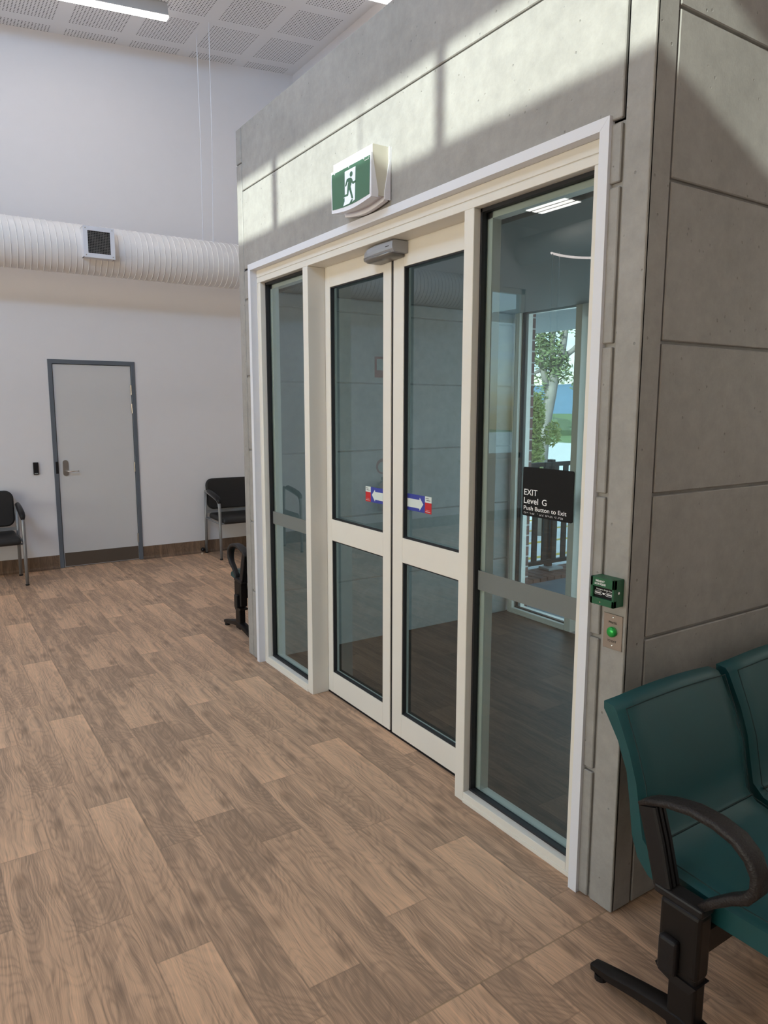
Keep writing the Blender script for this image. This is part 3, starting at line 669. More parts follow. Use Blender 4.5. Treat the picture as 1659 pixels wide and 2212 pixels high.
# ------------------------------------------------------------------ exit sign above the doors
es = thing('exit_sign', 'green running man exit sign in white case above the sliding doors', 'exit sign', (0.0, 1.465, 2.50))
yc = 1.466
def sagpoly(yl, yr, zt, zb, sag, n=10, taper=0.012):
    pts = [(yl, zt), (yr, zt)]
    for k in range(n+1):
        u_ = k/n; y = (yr+taper)+((yl-taper)-(yr+taper))*u_; pts.append((y, zb-sag*math.sin(PI*u_)))
    return pts
m = MB(); m.prism(sagpoly(1.642, 1.292, 2.712, 2.512, 0.016), -0.012, 0.0, 'x'); m.prism(sagpoly(1.640, 1.294, 2.530, 2.496, 0.018), -0.032, -0.012, 'x'); m.prism([(-0.034, 2.53), (-0.034, 2.50), (-0.004, 2.50), (-0.004, 2.66), (-0.010, 2.66)], 1.2945, 1.300, 'y')
P_(m, 'back_plate', M['exit_case'], es)
m = MB(); m.prism(sagpoly(1.632, 1.302, 2.712, 2.515, 0.016), -0.090, -0.012, 'x'); P_(m, 'casing', M['exit_case'], es)
m = MB(); m.box(-0.092, -0.010, 1.2985, 1.3035, 2.512, 2.712); tag(P_(m, 'side_cover', M['exit_beige'], es), 'cream side cover')
m = MB(); m.prism(sagpoly(1.636, 1.298, 2.678, 2.502, 0.014, taper=0.004), -0.100, -0.091, 'x'); m.prism(sagpoly(1.632, 1.302, 2.530, 2.504, 0.014, taper=0.004), -0.0985, -0.064, 'x'); m.prism([(-0.0995, 2.672), (-0.093, 2.672), (-0.064, 2.525), (-0.066, 2.504), (-0.0995, 2.504)], 1.2965, 1.3005, 'y'); P_(m, 'diffuser_rim', M['exit_case'], es)
m = MB(); m.prism(sagpoly(1.629, 1.304, 2.667, 2.515, 0.009, taper=0.006), -0.1015, -0.099, 'x'); pn = P_(m, 'green_panel', M['exit_green'], es)
m = MB(); m.prism([(1.510, 2.652), (1.419, 2.652), (1.426, 2.519), (1.452, 2.513), (1.525, 2.512), (1.512, 2.53), (1.512, 2.545), (1.526, 2.545), (1.512, 2.55), (1.510, 2.56)], -0.1025, -0.1012, 'x'); P_(m, 'white_doorway', M['exit_white'], pn)
man = [(1.491, 2.617), (1.474, 2.617), (1.455, 2.615), (1.445, 2.606), (1.44, 2.595), (1.418, 2.595), (1.418, 2.588), (1.438, 2.584), (1.444, 2.587), (1.449, 2.595), (1.457, 2.583), (1.459, 2.578), (1.45, 2.556), (1.439, 2.53), (1.44, 2.526), (1.452, 2.529), (1.463, 2.554), (1.472, 2.571), (1.476, 2.562), (1.479, 2.55), (1.482, 2.546), (1.509, 2.547), (1.529, 2.545), (1.525, 2.553), (1.517, 2.556), (1.49, 2.555), (1.488, 2.571), (1.484, 2.59), (1.478, 2.603), (1.485, 2.604), (1.497, 2.589), (1.505, 2.589), (1.506, 2.593)]
m = MB(); m.prism(man, -0.1034, -0.1022, 'x')
m.prism([(1.454+0.0115*math.cos(2*PI*k/16), 2.629+0.0112*math.sin(2*PI*k/16)) for k in range(16)], -0.1034, -0.1022, 'x')
m.prism([(1.470, 2.511), (1.450, 2.511), (1.441, 2.524), (1.454, 2.524)], -0.1034, -0.1022, 'x')
P_(m, 'running_figure', M['exit_green'], pn)
m = MB(); m.box(-0.1028, -0.1012, 1.312, 1.345, 2.6535, 2.6555); m.box(-0.1028, -0.1012, 1.308, 1.316, 2.659, 2.661); P_(m, 'maker_mark', M['text_white'], pn)
for y in (1.60, 1.475, 1.35):
    m = MB(); m.box(-0.1045, -0.1, y-0.0025, y+0.0025, 2.660, 2.672, 0.001); P_(m, 'clip', M['exit_case'], es)

# ------------------------------------------------------------------ motion sensor under the header
ms = thing('motion_sensor', 'silver motion sensor bar under the door header above the gap of the leaves', 'motion sensor', (0.135, 1.49, 2.30))
m = MB()
secs = [(1.360, 0.048, 2.312, 2.362), (1.42, 0.046, 2.311, 2.362), (1.50, 0.044, 2.309, 2.362), (1.57, 0.047, 2.308, 2.358), (1.610, 0.058, 2.310, 2.348), (1.632, 0.078, 2.316, 2.338), (1.638, 0.105, 2.320, 2.332)]
rg = []
for (y, xf, zb, zt) in secs:
    zm = (zb+zt)/2
    rg.append([m.b.verts.new(p) for p in ((0.134, y, zb), (xf+0.012, y, zb), (xf+0.002, y, zb+(zt-zb)*0.25), (xf, y, zm), (xf+0.003, y, zt-(zt-zb)*0.12), (xf+0.010, y, zt), (0.134, y, zt))])
for a, b_ in zip(rg, rg[1:]):
    for j in range(7): m.b.faces.new((a[j], a[(j+1) % 7], b_[(j+1) % 7], b_[j]))
m.b.faces.new(rg[0]); m.b.faces.new(rg[-1][::-1]); bmesh.ops.recalc_face_normals(m.b, faces=m.b.faces[:])
P_(m, 'sensor_cover', M['silver'], ms)
m = MB(); rg = []
for (y, xf, zb, zt) in [(1.385, 0.054, 2.300, 2.316), (1.50, 0.050, 2.296, 2.314), (1.58, 0.050, 2.294, 2.318), (1.615, 0.060, 2.300, 2.322), (1.634, 0.090, 2.308, 2.322)]:
    rg.append([m.b.verts.new(p) for p in ((0.130, y, zb), (xf+0.02, y, zb), (xf, y, zb+0.008), (xf-0.002, y, zt), (0.130, y, zt))])
for a, b_ in zip(rg, rg[1:]):
    for j in range(5): m.b.faces.new((a[j], a[(j+1) % 5], b_[(j+1) % 5], b_[j]))
m.b.faces.new(rg[0]); m.b.faces.new(rg[-1][::-1]); bmesh.ops.recalc_face_normals(m.b, faces=m.b.faces[:])
tag(P_(m, 'sensor_lens', M['silver_dark'], ms, True), 'darker lens underneath')
m = MB(); m.box(0.046, 0.0475, 1.385, 1.412, 2.336, 2.339); P_(m, 'maker_mark', M['text_dark'], ms)

# ------------------------------------------------------------------ arrow stickers on the leaves
gxp = 0.1625
for nm_, label, yi, ye, sgn in (('arrow_sticker', 'blue sticker with white arrow pointing left on the farther sliding leaf', 1.562, 1.768, 1), ('arrow_sticker', 'blue sticker with white arrow pointing right on the nearer sliding leaf', 1.396, 1.203, -1)):
    st = thing(nm_, label, 'sticker', (gxp, yi, 1.152))
    yb1 = ye-sgn*0.050
    m = MB(); m.box(gxp-0.0006, gxp, min(yi, yb1), max(yi, yb1), 1.152, 1.230); P_(m, 'blue_ground', M['blue'], st)
    m = MB(); tip = yb1-sgn*0.012; nk = tip-sgn*0.030
    m.prism([(yi, 1.208), (nk, 1.208), (nk+sgn*0.002, 1.219), (tip, 1.190), (nk+sgn*0.002, 1.159), (nk, 1.168), (yi, 1.168)], gxp-0.0012, gxp-0.0005, 'x'); P_(m, 'white_arrow', M['paper'], st)
    m = MB(); m.box(gxp-0.0006, gxp, min(yb1, ye), max(yb1, ye), 1.152, 1.202); P_(m, 'red_block', M['red'], st)
    m = MB(); m.box(gxp-0.0006, gxp, min(yb1, ye), max(yb1, ye), 1.202, 1.230); P_(m, 'white_block', M['paper'], st)
    m = MB()
    yl = max(yb1, ye)
    for k in range(4): m.box(gxp-0.0012, gxp-0.0005, yl-0.010-k*0.006, yl-0.006-k*0.006, 1.2195, 1.2225)
    for k in range(5): m.box(gxp-0.0012, gxp-0.0005, yl-0.016-k*0.006, yl-0.012-k*0.006, 1.2105, 1.2135)
    P_(m, 'black_print', M['text_dark'], st)
    m = MB()
    for k in range(6): m.box(gxp-0.0012, gxp-0.0005, yl-0.010-k*0.006, yl-0.006-k*0.006, 1.1585, 1.1615)
    for k in range(5): m.box(gxp-0.0012, gxp-0.0005, yl-0.012-k*0.006, yl-0.009-k*0.006, 1.1665, 1.168)
    P_(m, 'white_print', M['paper'], st)

# ------------------------------------------------------------------ black level sign on the near pane
sx0 = 0.0735
sg = thing('door_sign', 'black tactile sign reading EXIT Level G on the near glass pane', 'sign', (sx0, 0.418, 1.243))
m = MB()
def rrect(y0, y1, z0, z1, r, n=5):
    pts = []
    for cx, cz, a0 in ((y1-r, z1-r, 0), (y0+r, z1-r, PI/2), (y0+r, z0+r, PI), (y1-r, z0+r, 1.5*PI)):
        for k in range(n+1): a = a0+PI/2*k/n; pts.append((cx+r*math.cos(a), cz+r*math.sin(a)))
    return pts
ya, yb2, za, zb = 0.2935, 0.5345, 1.2425, 1.4200
m.prism(rrect(ya, yb2, za, zb, 0.008), sx0, sx0+0.003, 'x'); P_(m, 'sign_plate', M['sign_black'], sg)
tx = sx0-0.0004
text_mesh('EXIT', 'lettering', M['text_white'], sg, yb2-0.0078, 1.3190, 0.066, 0.0225, tx, bold=0.006)
text_mesh('Level', 'lettering', M['text_white'], sg, yb2-0.0080, 1.2885, 0.071, 0.0225, tx, bold=0.006)
text_mesh('G', 'lettering', M['text_white'], sg, yb2-0.0980, 1.2885, 0.022, 0.0225, tx, bold=0.006)
text_mesh('Push Button to Exit', 'lettering', M['text_white'], sg, yb2-0.0080, 1.2645, 0.206, 0.0158, tx, bold=0.006)
m = MB(); y = yb2-0.010; rnd = random.Random(3)
for word in (4, 5, 1, 4, 6, 2, 4):
    for c_ in range(word):
        for (du, dv) in ((0, 0), (0.0024, 0), (0, -0.0024), (0.0024, -0.0024), (0, -0.0048), (0.0024, -0.0048)):
            if rnd.random() < 0.55: m.cyl((sx0-0.0006, y-du, 1.2555+dv), (sx0, y-du, 1.2555+dv), 0.0009, 6)
        y -= 0.0062
    y -= 0.0050
P_(m, 'braille', M['text_white'], sg)

# ------------------------------------------------------------------ emergency release box and exit button on the wall
eb = thing('release_box', 'green emergency door release box above the steel exit button plate', 'release box', (0.0, 0.056, 1.014+0.016))
bx = -0.047; y0, y1, z0, z1 = 0.0115, 0.1015, 1.0305, 1.1165
m = MB()
m.box(bx+0.012, 0.0, y0, y1, z0, z1, 0.0015)
wy0, wy1, wz0, wz1 = 0.019, 0.0925, 1.052, 1.0875
m.box(bx, bx+0.014, y0, wy0, z0, z1, 0.001); m.box(bx, bx+0.014, wy1, y1, z0, z1, 0.001)
m.box(bx, bx+0.014, y0, y1, z0, wz0, 0.001); m.box(bx, bx+0.014, y0, y1, wz1, z1, 0.001)
P_(m, 'box_shell', M['green_box'], eb)
m = MB(); m.box(bx+0.009, bx+0.0125, wy0, wy1, wz0, wz1); wnd = P_(m, 'black_element', M['sign_black'], eb)
text_mesh('EMERGENCY', 'lettering', M['text_white'], eb, 0.0815, 1.1030, 0.034, 0.0062, bx-0.0004, bold=0.02)
text_mesh('DOOR RELEASE', 'lettering', M['text_white'], eb, 0.0850, 1.0940, 0.042, 0.0062, bx-0.0004, bold=0.02)
text_mesh('Emergency Break Glass', 'lettering', M['text_white'], wnd, 0.0845, 1.0765, 0.060, 0.0042, bx+0.0085, bold=0.015)
m = MB(); xx = bx+0.0084; zc_ = 1.0665
def outline(pts, w):
    n_ = len(pts)
    for i in range(n_):
        a, b_ = Vector((xx, *pts[i])), Vector((xx, *pts[(i+1) % n_]))
        m.tube([a, b_], w, 4)
outline([(0.090, zc_+0.0055), (0.066, zc_+0.0055), (0.059, zc_), (0.066, zc_-0.0055), (0.090, zc_-0.0055)], 0.0005)
outline([(0.022, zc_+0.0055), (0.046, zc_+0.0055), (0.053, zc_), (0.046, zc_-0.0055), (0.022, zc_-0.0055)], 0.0005)
m.cyl((xx-0.0004, 0.056, zc_), (xx+0.0004, 0.056, zc_), 0.0032, 12)
for k in range(7):
    for yq in (0.088, 0.045): m.box(xx-0.0003, xx+0.0003, yq-0.003*k-0.002, yq-0.003*k, zc_-0.0022, zc_+0.0022)
P_(m, 'arrow_print', M['text_white'], wnd)
m = MB(); m.cyl((-0.025, y0-0.0015, 1.076), (-0.025, y0, 1.076), 0.0042, 12); P_(m, 'side_lock', M['chrome'], eb)
m = MB(); m.cyl((bx-0.0008, 0.062, 1.0405), (bx, 0.062, 1.0405), 0.0022, 10); P_(m, 'front_screw', M['chrome'], eb)
bp = thing('exit_button', 'steel press to exit plate with green button below the green release box', 'button', (0.0, 0.045, 0.885))
m = MB(); m.box(-0.003, 0.0, 0.0085, 0.0800, 0.8865, 0.9985, 0.0008); m.box(-0.006, 0.0, 0.0085, 0.0800, 0.9965, 0.9985); P_(m, 'steel_plate', M['steel'], bp)
m = MB(); m.cyl((-0.003, 0.0445, 0.9425), (-0.009, 0.0445, 0.9425), 0.0165, 24); m.sphere((-0.009, 0.0445, 0.9425), 0.009, 0.0165, 0.0165, 20, 14); P_(m, 'green_push_button', M['green_btn'], bp, True)
for z in (0.9875, 0.8975):
    m = MB(); m.sphere((-0.003, 0.0445, z), 0.002, 0.0034, 0.0034); P_(m, 'screw', M['chrome'], bp, True)
text_mesh('PRESS', 'lettering', M['text_dark'], bp, 0.0600, 0.9685, 0.030, 0.0066, -0.0034, bold=0.02)
text_mesh('TO EXIT', 'lettering', M['text_dark'], bp, 0.0625, 0.9090, 0.034, 0.0066, -0.0034, bold=0.02)

# ------------------------------------------------------------------ beam seating (local frame: end arm at x=0, wall behind at y=0, faces -y)
PROF_OUT = [(-0.088, 0.800), (-0.100, 0.770), (-0.141, 0.709), (-0.175, 0.633), (-0.191, 0.545), (-0.203, 0.459), (-0.225, 0.402), (-0.263, 0.366), (-0.320, 0.352), (-0.45, 0.350), (-0.60, 0.352), (-0.680, 0.362)]
PROF_IN = [(-0.720, 0.385), (-0.722, 0.405), (-0.700, 0.422), (-0.620, 0.428), (-0.475, 0.424), (-0.331, 0.434), (-0.275, 0.446), (-0.256, 0.462), (-0.239, 0.548), (-0.227, 0.610), (-0.199, 0.690), (-0.150, 0.805), (-0.138, 0.818), (-0.105, 0.822)]
def seat_shell(mb, x0, x1):
    prof = PROF_OUT+PROF_IN; nx = 14; rings = []
    cy = sum(p[0] for p in prof)/len(prof)
    for i in range(nx+1):
        u_ = i/nx; x = x0+(x1-x0)*u_
        e = min(u_, 1-u_)*(x1-x0)          # distance to the side edge
        ins = 0.014*(1-min(1, e/0.016))**2 if e < 0.016 else 0.0
        bulge = 0.010*math.sin(PI*u_)
        ring = []
        for j, (y, z) in enumerate(prof):
            top = z > 0.79
            yy, zz = y, z
            k_in = j >= len(PROF_OUT)
            if k_in:      # soft front surface
                if z > 0.46: yy -= bulge*0.5-0.004; yy += ins
                else: zz += bulge*0.5-0.003; zz -= ins
            if top: zz += 0.014*math.sin(PI*u_)-0.006-ins*0.6
            ring.append(mb.b.verts.new((x, yy, zz)))
        rings.append(ring)
    n_ = len(prof)
    for a, b_ in zip(rings, rings[1:]):
        for j in range(n_): mb.b.faces.new((a[j], a[(j+1) % n_], b_[(j+1) % n_], b_[j]))
    for rr in (rings[0], rings[-1]):
        # cap as strips between outer and inner profile
        no = len(PROF_OUT); ni = len(PROF_IN); out = rr[:no]; inn = rr[no:][::-1]
        i = j = 0
        while i < no-1 or j < ni-1:
            if j >= ni-1 or (i < no-1 and i/(no-1) <= j/(ni-1)):
                mb.b.faces.new((out[i], out[i+1], inn[j])); i += 1
            else:
                mb.b.faces.new((out[i], inn[j+1], inn[j])); j += 1
    bmesh.ops.recalc_face_normals(mb.b, faces=mb.b.faces[:])
def arm_loop(mb, x):
    pts = [(-0.268, 0.603), (-0.300, 0.622), (-0.352, 0.640), (-0.415, 0.652), (-0.478, 0.650), (-0.530, 0.636), (-0.566, 0.608), (-0.584, 0.572), (-0.583, 0.535), (-0.562, 0.503), (-0.525, 0.478), (-0.480, 0.440), (-0.455, 0.415)]
    ws = [0.046, 0.052, 0.054, 0.054, 0.054, 0.054, 0.052, 0.048, 0.044, 0.038, 0.034, 0.034, 0.036]
    mb.strip([(x, y, z) for y, z in pts], ws, [0.012, 0.016, 0.019, 0.021, 0.023, 0.025, 0.027, 0.028, 0.028, 0.027, 0.024, 0.022, 0.022])
def bench(label, nseat, arms):
    root = thing('beam_seat', label, 'bench')
    pitch = 0.545
    for i in range(nseat):
        m = MB(); x0 = 0.045+pitch*i; seat_shell(m, x0, x0+0.505); so = m.build('seat_shell', M['teal'], root, True)
        md = so.modifiers.new('es', 'EDGE_SPLIT'); md.split_angle = math.radians(50)
        m = MB()
        for xs in (x0+0.0155, x0+0.4895):
            p = [(xs, y-0.0015 if z > 0.46 else y, z-0.0 if z > 0.46 else z+0.001) for y, z in PROF_IN[3:12]]
            m.tube(p, 0.0016, 5)
        m.tube([(x0+0.0155+0.474*k/8, -0.1525-0.005*math.sin(PI*k/8), 0.8035+0.010*math.sin(PI*k/8)) for k in range(9)], 0.0016, 5)
        m.tube([(x0+0.012+0.481*k/8, -0.266-0.001*math.sin(PI*k/8), 0.4535) for k in range(9)], 0.0030, 5)
        m.build('seam', M['stitch'], so)
    ln = 0.045+pitch*nseat
    m = MB(); m.box(0.0, ln+0.02, -0.455, -0.385, 0.268, 0.338, 0.004); m.build('beam', M['blackmetal'], root)
    for i in range(nseat):
        for xs in (0.13, 0.42):
            m = MB(); m.box(0.045+pitch*i+xs-0.03, 0.045+pitch*i+xs, -0.52, -0.32, 0.336, 0.356, 0.002); m.build('seat_bracket', M['blackmetal'], root)
    for xa in arms:
        m = MB(); arm_loop(m, xa); m.build('arm_pad', M['pu'], root, True)
        m = MB()
        for dxs in (-0.016, 0.0, 0.016):
            m.strip([(xa+dxs, -0.292, 0.606), (xa+dxs, -0.320, 0.52), (xa+dxs, -0.350, 0.412)], 0.012, [0.052, 0.052, 0.050], axis_w=Vector((1, 0, 0)))
        m.strip([(xa, -0.292, 0.610), (xa, -0.320, 0.52), (xa, -0.350, 0.412)], 0.030, [0.040, 0.040, 0.040])
        m.box(xa-0.026, xa+0.026, -0.468, -0.330, 0.392, 0.416, 0.006, 2); m.build('arm_bracket', M['black'], root)
    for xa in (arms[0], arms[-1]):
        lg = MB(); lg.box(xa-0.024, xa+0.024, -0.462, -0.384, 0.04, 0.30, 0.010, 3)
        lg.box(xa-0.029, xa+0.027, -0.466, -0.352, 0.215, 0.396, 0.012, 3)
        lo = lg.build('leg', M['blackmetal'], root, False)
        q = MB(); q.prism([(-0.468, 0.205), (-0.350, 0.205), (-0.362, 0.190), (-0.40, 0.180), (-0.45, 0.180)], xa-0.030, xa+0.028, 'x'); q.build('leg_collar', M['black'], lo)
        q = MB(); q.box(xa-0.050 if xa < 0.5 else xa+0.026, xa-0.026 if xa < 0.5 else xa+0.050, -0.418, -0.366, 0.208, 0.306, 0.009, 3); q.build('cover_cap', M['black'], lo)
        f = MB()
        fp = [(-0.135, 0.040), (-0.20, 0.050), (-0.28, 0.068), (-0.36, 0.083), (-0.423, 0.088), (-0.49, 0.083), (-0.57, 0.068), (-0.65, 0.050), (-0.715, 0.040)]
        f.strip([(xa, y, z-0.012) for y, z in fp], [0.036, 0.048, 0.05, 0.054, 0.056, 0.054, 0.05, 0.048, 0.036], [0.020, 0.028, 0.032, 0.036, 0.040, 0.036, 0.032, 0.028, 0.020]); fo = f.build('foot', M['blackmetal'], root, True)
        md = fo.modifiers.new('es', 'EDGE_SPLIT'); md.split_angle = math.radians(40)
        for y in (-0.160, -0.690):
            q = MB(); q.cyl((xa, y, 0.0), (xa, y, 0.016), 0.019, 14); q.cyl((xa, y, 0.014), (xa, y, 0.030), 0.008, 8); q.build('glide', M['black'], fo)
    return root
b1 = bench('teal three seat beam bench against the grey concrete side wall', 3, [0.0, 1.10, 1.69])
b1.location = (-0.235, 0.0, 0.0)
b2 = copy_tree(b1); b2['label'] = 'mostly hidden black framed bench past the far corner of the entrance box'
b2.location = (0.115+1.69, L, 0.0); b2.rotation_euler = (0, 0, PI)

# ------------------------------------------------------------------ black arm chairs (local: back to +y wall, faces -y, centre x)
def arm_chair(label, w):
    root = thing('arm_chair', label, 'chair')
    # seat cushion
    def cushion(mb, x0, x1, f):
        pass
    m = MB(); m.box(-w/2+0.045, w/2-0.045, -0.10, 0.36, 0.395, 0.455, 0.028, 4)
    for v in m.b.verts:
        if v.co.z > 0.44: v.co.z += 0.012*(1-(2*v.co.x/w)**2)
        if v.co.y < -0.05: v.co.z -= 0.02*(abs(v.co.y+0.05)/0.05)
    m.build('seat', M['vinyl_black'], root, True)
    m = MB(); m.box(-w/2+0.035, w/2-0.035, 0.0, 0.042, 0.0, 0.335, 0.0)
    m.b.free(); m = MB()
    pts = rrect(-w/2+0.035, w/2-0.035, 0.495, 0.835, 0.075, 6)
    m.prism(pts, 0.352, 0.392, 'y')
    for v in m.b.verts:
        v.co.y += (v.co.z-0.50)*0.12
    es_ = [e for e in m.b.edges if abs(e.verts[0].co.y-e.verts[1].co.y-(e.verts[0].co.z-e.verts[1].co.z)*0.12) < 1e-5]
    bmesh.ops.bevel(m.b, geom=es_, offset=0.014, segments=3, affect='EDGES')
    bo = m.build('backrest', M['vinyl_black'], root, True)
    md = bo.modifiers.new('es', 'EDGE_SPLIT'); md.split_angle = math.radians(45)
    for s in (-1, 1):
        x = s*(w/2-0.018)
        m = MB(); m.tube([(x, -0.075, 0.012), (x, -0.068, 0.30), (x, -0.060, 0.56), (x, -0.045, 0.610), (x, -0.005, 0.640), (x, 0.15, 0.670), (x, 0.33, 0.700), (x, 0.370, 0.700)], [0.014, 0.0155, 0.0165, 0.017, 0.016, 0.015, 0.015, 0.015], 12); m.build('arm_frame', M['greytube'], root, True)
        m = MB(); m.tube([(x, 0.385, 0.012), (x, 0.375, 0.40), (x, 0.370, 0.700)], 0.0155, 12); m.build('rear_leg', M['greytube'], root, True)
        m = MB(); m.tube([(x, -0.062, 0.612), (x, -0.045, 0.640), (x, 0.0, 0.664), (x, 0.13, 0.690), (x, 0.26, 0.712), (x, 0.29, 0.712)], [0.016, 0.025, 0.027, 0.027, 0.023, 0.014], 12, sy=1.0); m.build('arm_pad', M['black'], root, True)
        for y in (-0.075, 0.385):
            m = MB(); m.cyl((x, y, 0.0), (x, y, 0.014), 0.017, 12); m.build('foot_cap', M['black'], root)
    m = MB(); m.tube([(-w/2+0.018, -0.055, 0.388), (w/2-0.018, -0.055, 0.388)], 0.010, 8); m.tube([(-w/2+0.018, 0.374, 0.40), (w/2-0.018, 0.374, 0.40)], 0.010, 8)
    for s in (-1, 1): m.tube([(s*(w/2-0.018), -0.06, 0.388), (s*(w/2-0.018), 0.375, 0.40)], 0.009, 8)
    m.build('seat_frame', M['greytube'], root, True)
    m = MB(); m.box(-w/2+0.02, w/2-0.02, 0.362, 0.372, 0.455, 0.485); m.build('back_rail', M['greytube'], root)
    return root
c1 = arm_chair('black arm chair with grey tube frame right of the white door', 0.72)
c1.location = (0.915+0.36-0.018, 6.000, 0)
c2 = copy_tree(c1); c2['label'] = 'black arm chair with grey tube frame left of the card reader'
c2.location = (-0.985-0.36+0.018, 5.905, 0)

# ------------------------------------------------------------------ things on the end wall beyond the frame, seen mirrored in the glass
ex = thing('fire_extinguisher', 'red fire extinguisher on the end wall, seen mirrored in the door glass', 'extinguisher', (-2.93, YB-0.09, 0.30))
m = MB(); m.tube([(-2.93, YB-0.09, 0.30), (-2.93, YB-0.09, 0.62), (-2.93, YB-0.09, 0.67), (-2.93, YB-0.09, 0.69)], [0.075, 0.075, 0.05, 0.025], 18); P_(m, 'cylinder_body', M['red_paint'], ex, True)
m = MB(); m.box(-2.945, -2.915, YB-0.17, YB-0.07, 0.70, 0.74, 0.004); m.tube([(-2.93, YB-0.13, 0.71), (-2.83, YB-0.14, 0.66), (-2.84, YB-0.15, 0.40)], 0.010, 8); P_(m, 'valve_and_hose', M['black'], ex)
for nm_, lb, z, shape in (('extinguisher_sign', 'round red and white sign above the mirrored extinguisher', 0.87, 'disc'), ('extinguisher_sign', 'red bordered rectangular sign high above the mirrored extinguisher', 2.13, 'rect')):
    s_ = thing(nm_, lb, 'sign', (-2.98, YB-0.004, z))
    if shape == 'disc':
        m = MB(); m.cyl((-2.98, YB-0.001, z), (-2.98, YB-0.004, z), 0.10, 28); P_(m, 'sign_face', M['red'], s_)
        m = MB(); m.cyl((-2.98, YB-0.003, z-0.01), (-2.98, YB-0.006, z-0.01), 0.07, 28); P_(m, 'white_centre', M['paper'], s_)
    else:
        m = MB(); m.box(-3.08, -2.86, YB-0.004, YB-0.001, z-0.13, z+0.13); P_(m, 'sign_face', M['red'], s_)
        m = MB(); m.box(-3.05, -2.89, YB-0.006, YB-0.003, z-0.04, z+0.10); P_(m, 'white_centre', M['paper'], s_)
m = MB(); m.tube([(-5.5, -6.1, 3.80), (-5.5, YB-0.05, 3.80)], 0.19, 32)
dd = tag(m.build('air_duct', M['duct'], None, True), 'white air duct of the low side bay, seen mirrored in the near pane', 'duct')
lo = thing('louvre_lamp', 'ceiling lamp with three lit bars in the low bay, seen mirrored in the near pane', 'ceiling lamp', (-4.95, 5.3, 4.15))
m = MB(); m.box(-5.12, -4.78, 4.95, 5.70, 4.10, 4.148, 0.003); P_(m, 'lamp_housing', M['lamp_body'], lo)
for k in range(3):
    m = MB(); m.box(-5.09+0.11*k, -5.02+0.11*k, 5.0, 5.65, 4.094, 4.102); P_(m, 'lit_bar', M['lamp_on'], lo)
cl = thing('curved_lamp', 'curved pinkish light tube, seen mirrored in the near pane', 'lamp', (-4.0, 4.2, 3.2))
m = MB(); m.tube([(-4.15+0.10*math.sin(PI*k/12), 4.55-0.85*k/12, 3.32-0.19*k/12-0.03*math.sin(PI*k/12)) for k in range(13)], 0.012, 8); P_(m, 'light_tube', M['lamp_tube'], cl, True)
for y in (4.50, 4.40):
    m = MB(); m.tube([(-4.12, y, 3.30), (-4.12, y, 0.0)], 0.008, 6); P_(m, 'thin_pole', M['lamp_body'], cl)

# ------------------------------------------------------------------ outside
m = MB(); m.box(XR+0.16, 4.9, -1.0, 3.42, -0.10, -0.02)
struct(m.build('floor_verandah', M['verandah']), 'blue grey concrete verandah floor outside the outer glazing', 'floor')
m = MB(); m.box(XR+0.15, 2.365, 2.80, 9.0, -0.6, 2.9); m.box(XR+0.15, 2.365, -3.0, 0.12, -0.6, 2.9); m.box(XR+0.15, 2.365, -3.0, 9.0, 2.46, 2.9)
struct(m.build('wall_brick', M['brick']), 'red brown brick edge beside the outer glazing', 'wall')
m = MB(); m.box(XR+0.15, 4.55, -1.5, 9.0, 2.50, 2.62); 
struct(m.build('ceiling_verandah', M['soffit']), 'white verandah soffit seen through the outer glazing', 'ceiling')
m = MB(); m.box(2.37, 4.9, 3.43, 3.76, -0.30, 0.010)
struct(m.build('trim_5', M['mortar']), 'mortar bed of the brick verandah edge', 'trim')
nb = 24
for r_, (ya_, yb_) in enumerate(((3.405, 3.51), (3.52, 3.75))):
    m = MB()
    for k in range(nb):
        x0 = 2.38+0.095*k; m.box(x0, x0+0.086, ya_, yb_, -0.10 if r_ == 0 else -0.04, 0.016, 0.004)
    struct(m.build('trim_6' if r_ == 0 else 'trim_7', M['brick_loose']), 'row of bricks on edge along the verandah '+('front' if r_ == 0 else 'back'), 'trim')
m = MB(); m.box(2.37, 4.9, 3.76, 3.86, -0.4, 0.005)
struct(m.build('trim_8', M['white_metal']), 'white edge strip behind the brick verandah edge', 'trim')
rl = thing('railing', 'dark slatted railing on the brick verandah edge', 'railing', (3.6, 3.63, 0.0))
m = MB(); m.box(2.38, 4.8, 3.61, 3.65, 1.06, 1.10, 0.003); P_(m, 'top_rail', M['blackmetal'], rl)
m = MB(); m.box(2.38, 4.8, 3.61, 3.65, 0.085, 0.125, 0.003); P_(m, 'bottom_rail', M['blackmetal'], rl)
for k in range(17):
    x0 = 2.42+0.135*k
    m = MB(); m.box(x0, x0+0.065, 3.622, 3.638, 0.12, 1.09); P_(m, 'slat', M['blackmetal'], rl)
pp = 3.52
m = MB(); m.box(pp-0.03, pp+0.03, 3.655, 3.715, 0.0, 1.12, 0.004); po = P_(m, 'post', M['blackmetal'], rl)
m = MB(); m.box(pp-0.10, pp+0.10, 3.57, 3.72, 0.017, 0.045, 0.008, 2); tag(P_(m, 'base_plate', M['lamp_body'], po), 'grey base plate')
# grounds
m = MB(); m.box(-60, 42, 3.9, 60, -1.25, -1.2)
struct(m.build('ground_yard', M['paving']), 'pale paved yard below the verandah, sunlight put into its colour', 'ground')
for k in range(5):
    m = MB(); y = 8.2+1.1*k; m.box(4, 14, y, y+0.12, -1.2, -1.193)
    struct(m.build('trim_%d' % (9+k), M['yellow']), 'yellow painted line on the paved yard', 'trim')
m = MB(); m.prism([(42, -1.3), (42, -1.2), (700, -5.0), (700, -5.5)], -400, 900, 'y'); 
m.box(-60, 42, 60, 900, -1.3, -1.22)
struct(m.build('ground_field', M['grass']), 'green field stretching to the distant hills', 'ground')
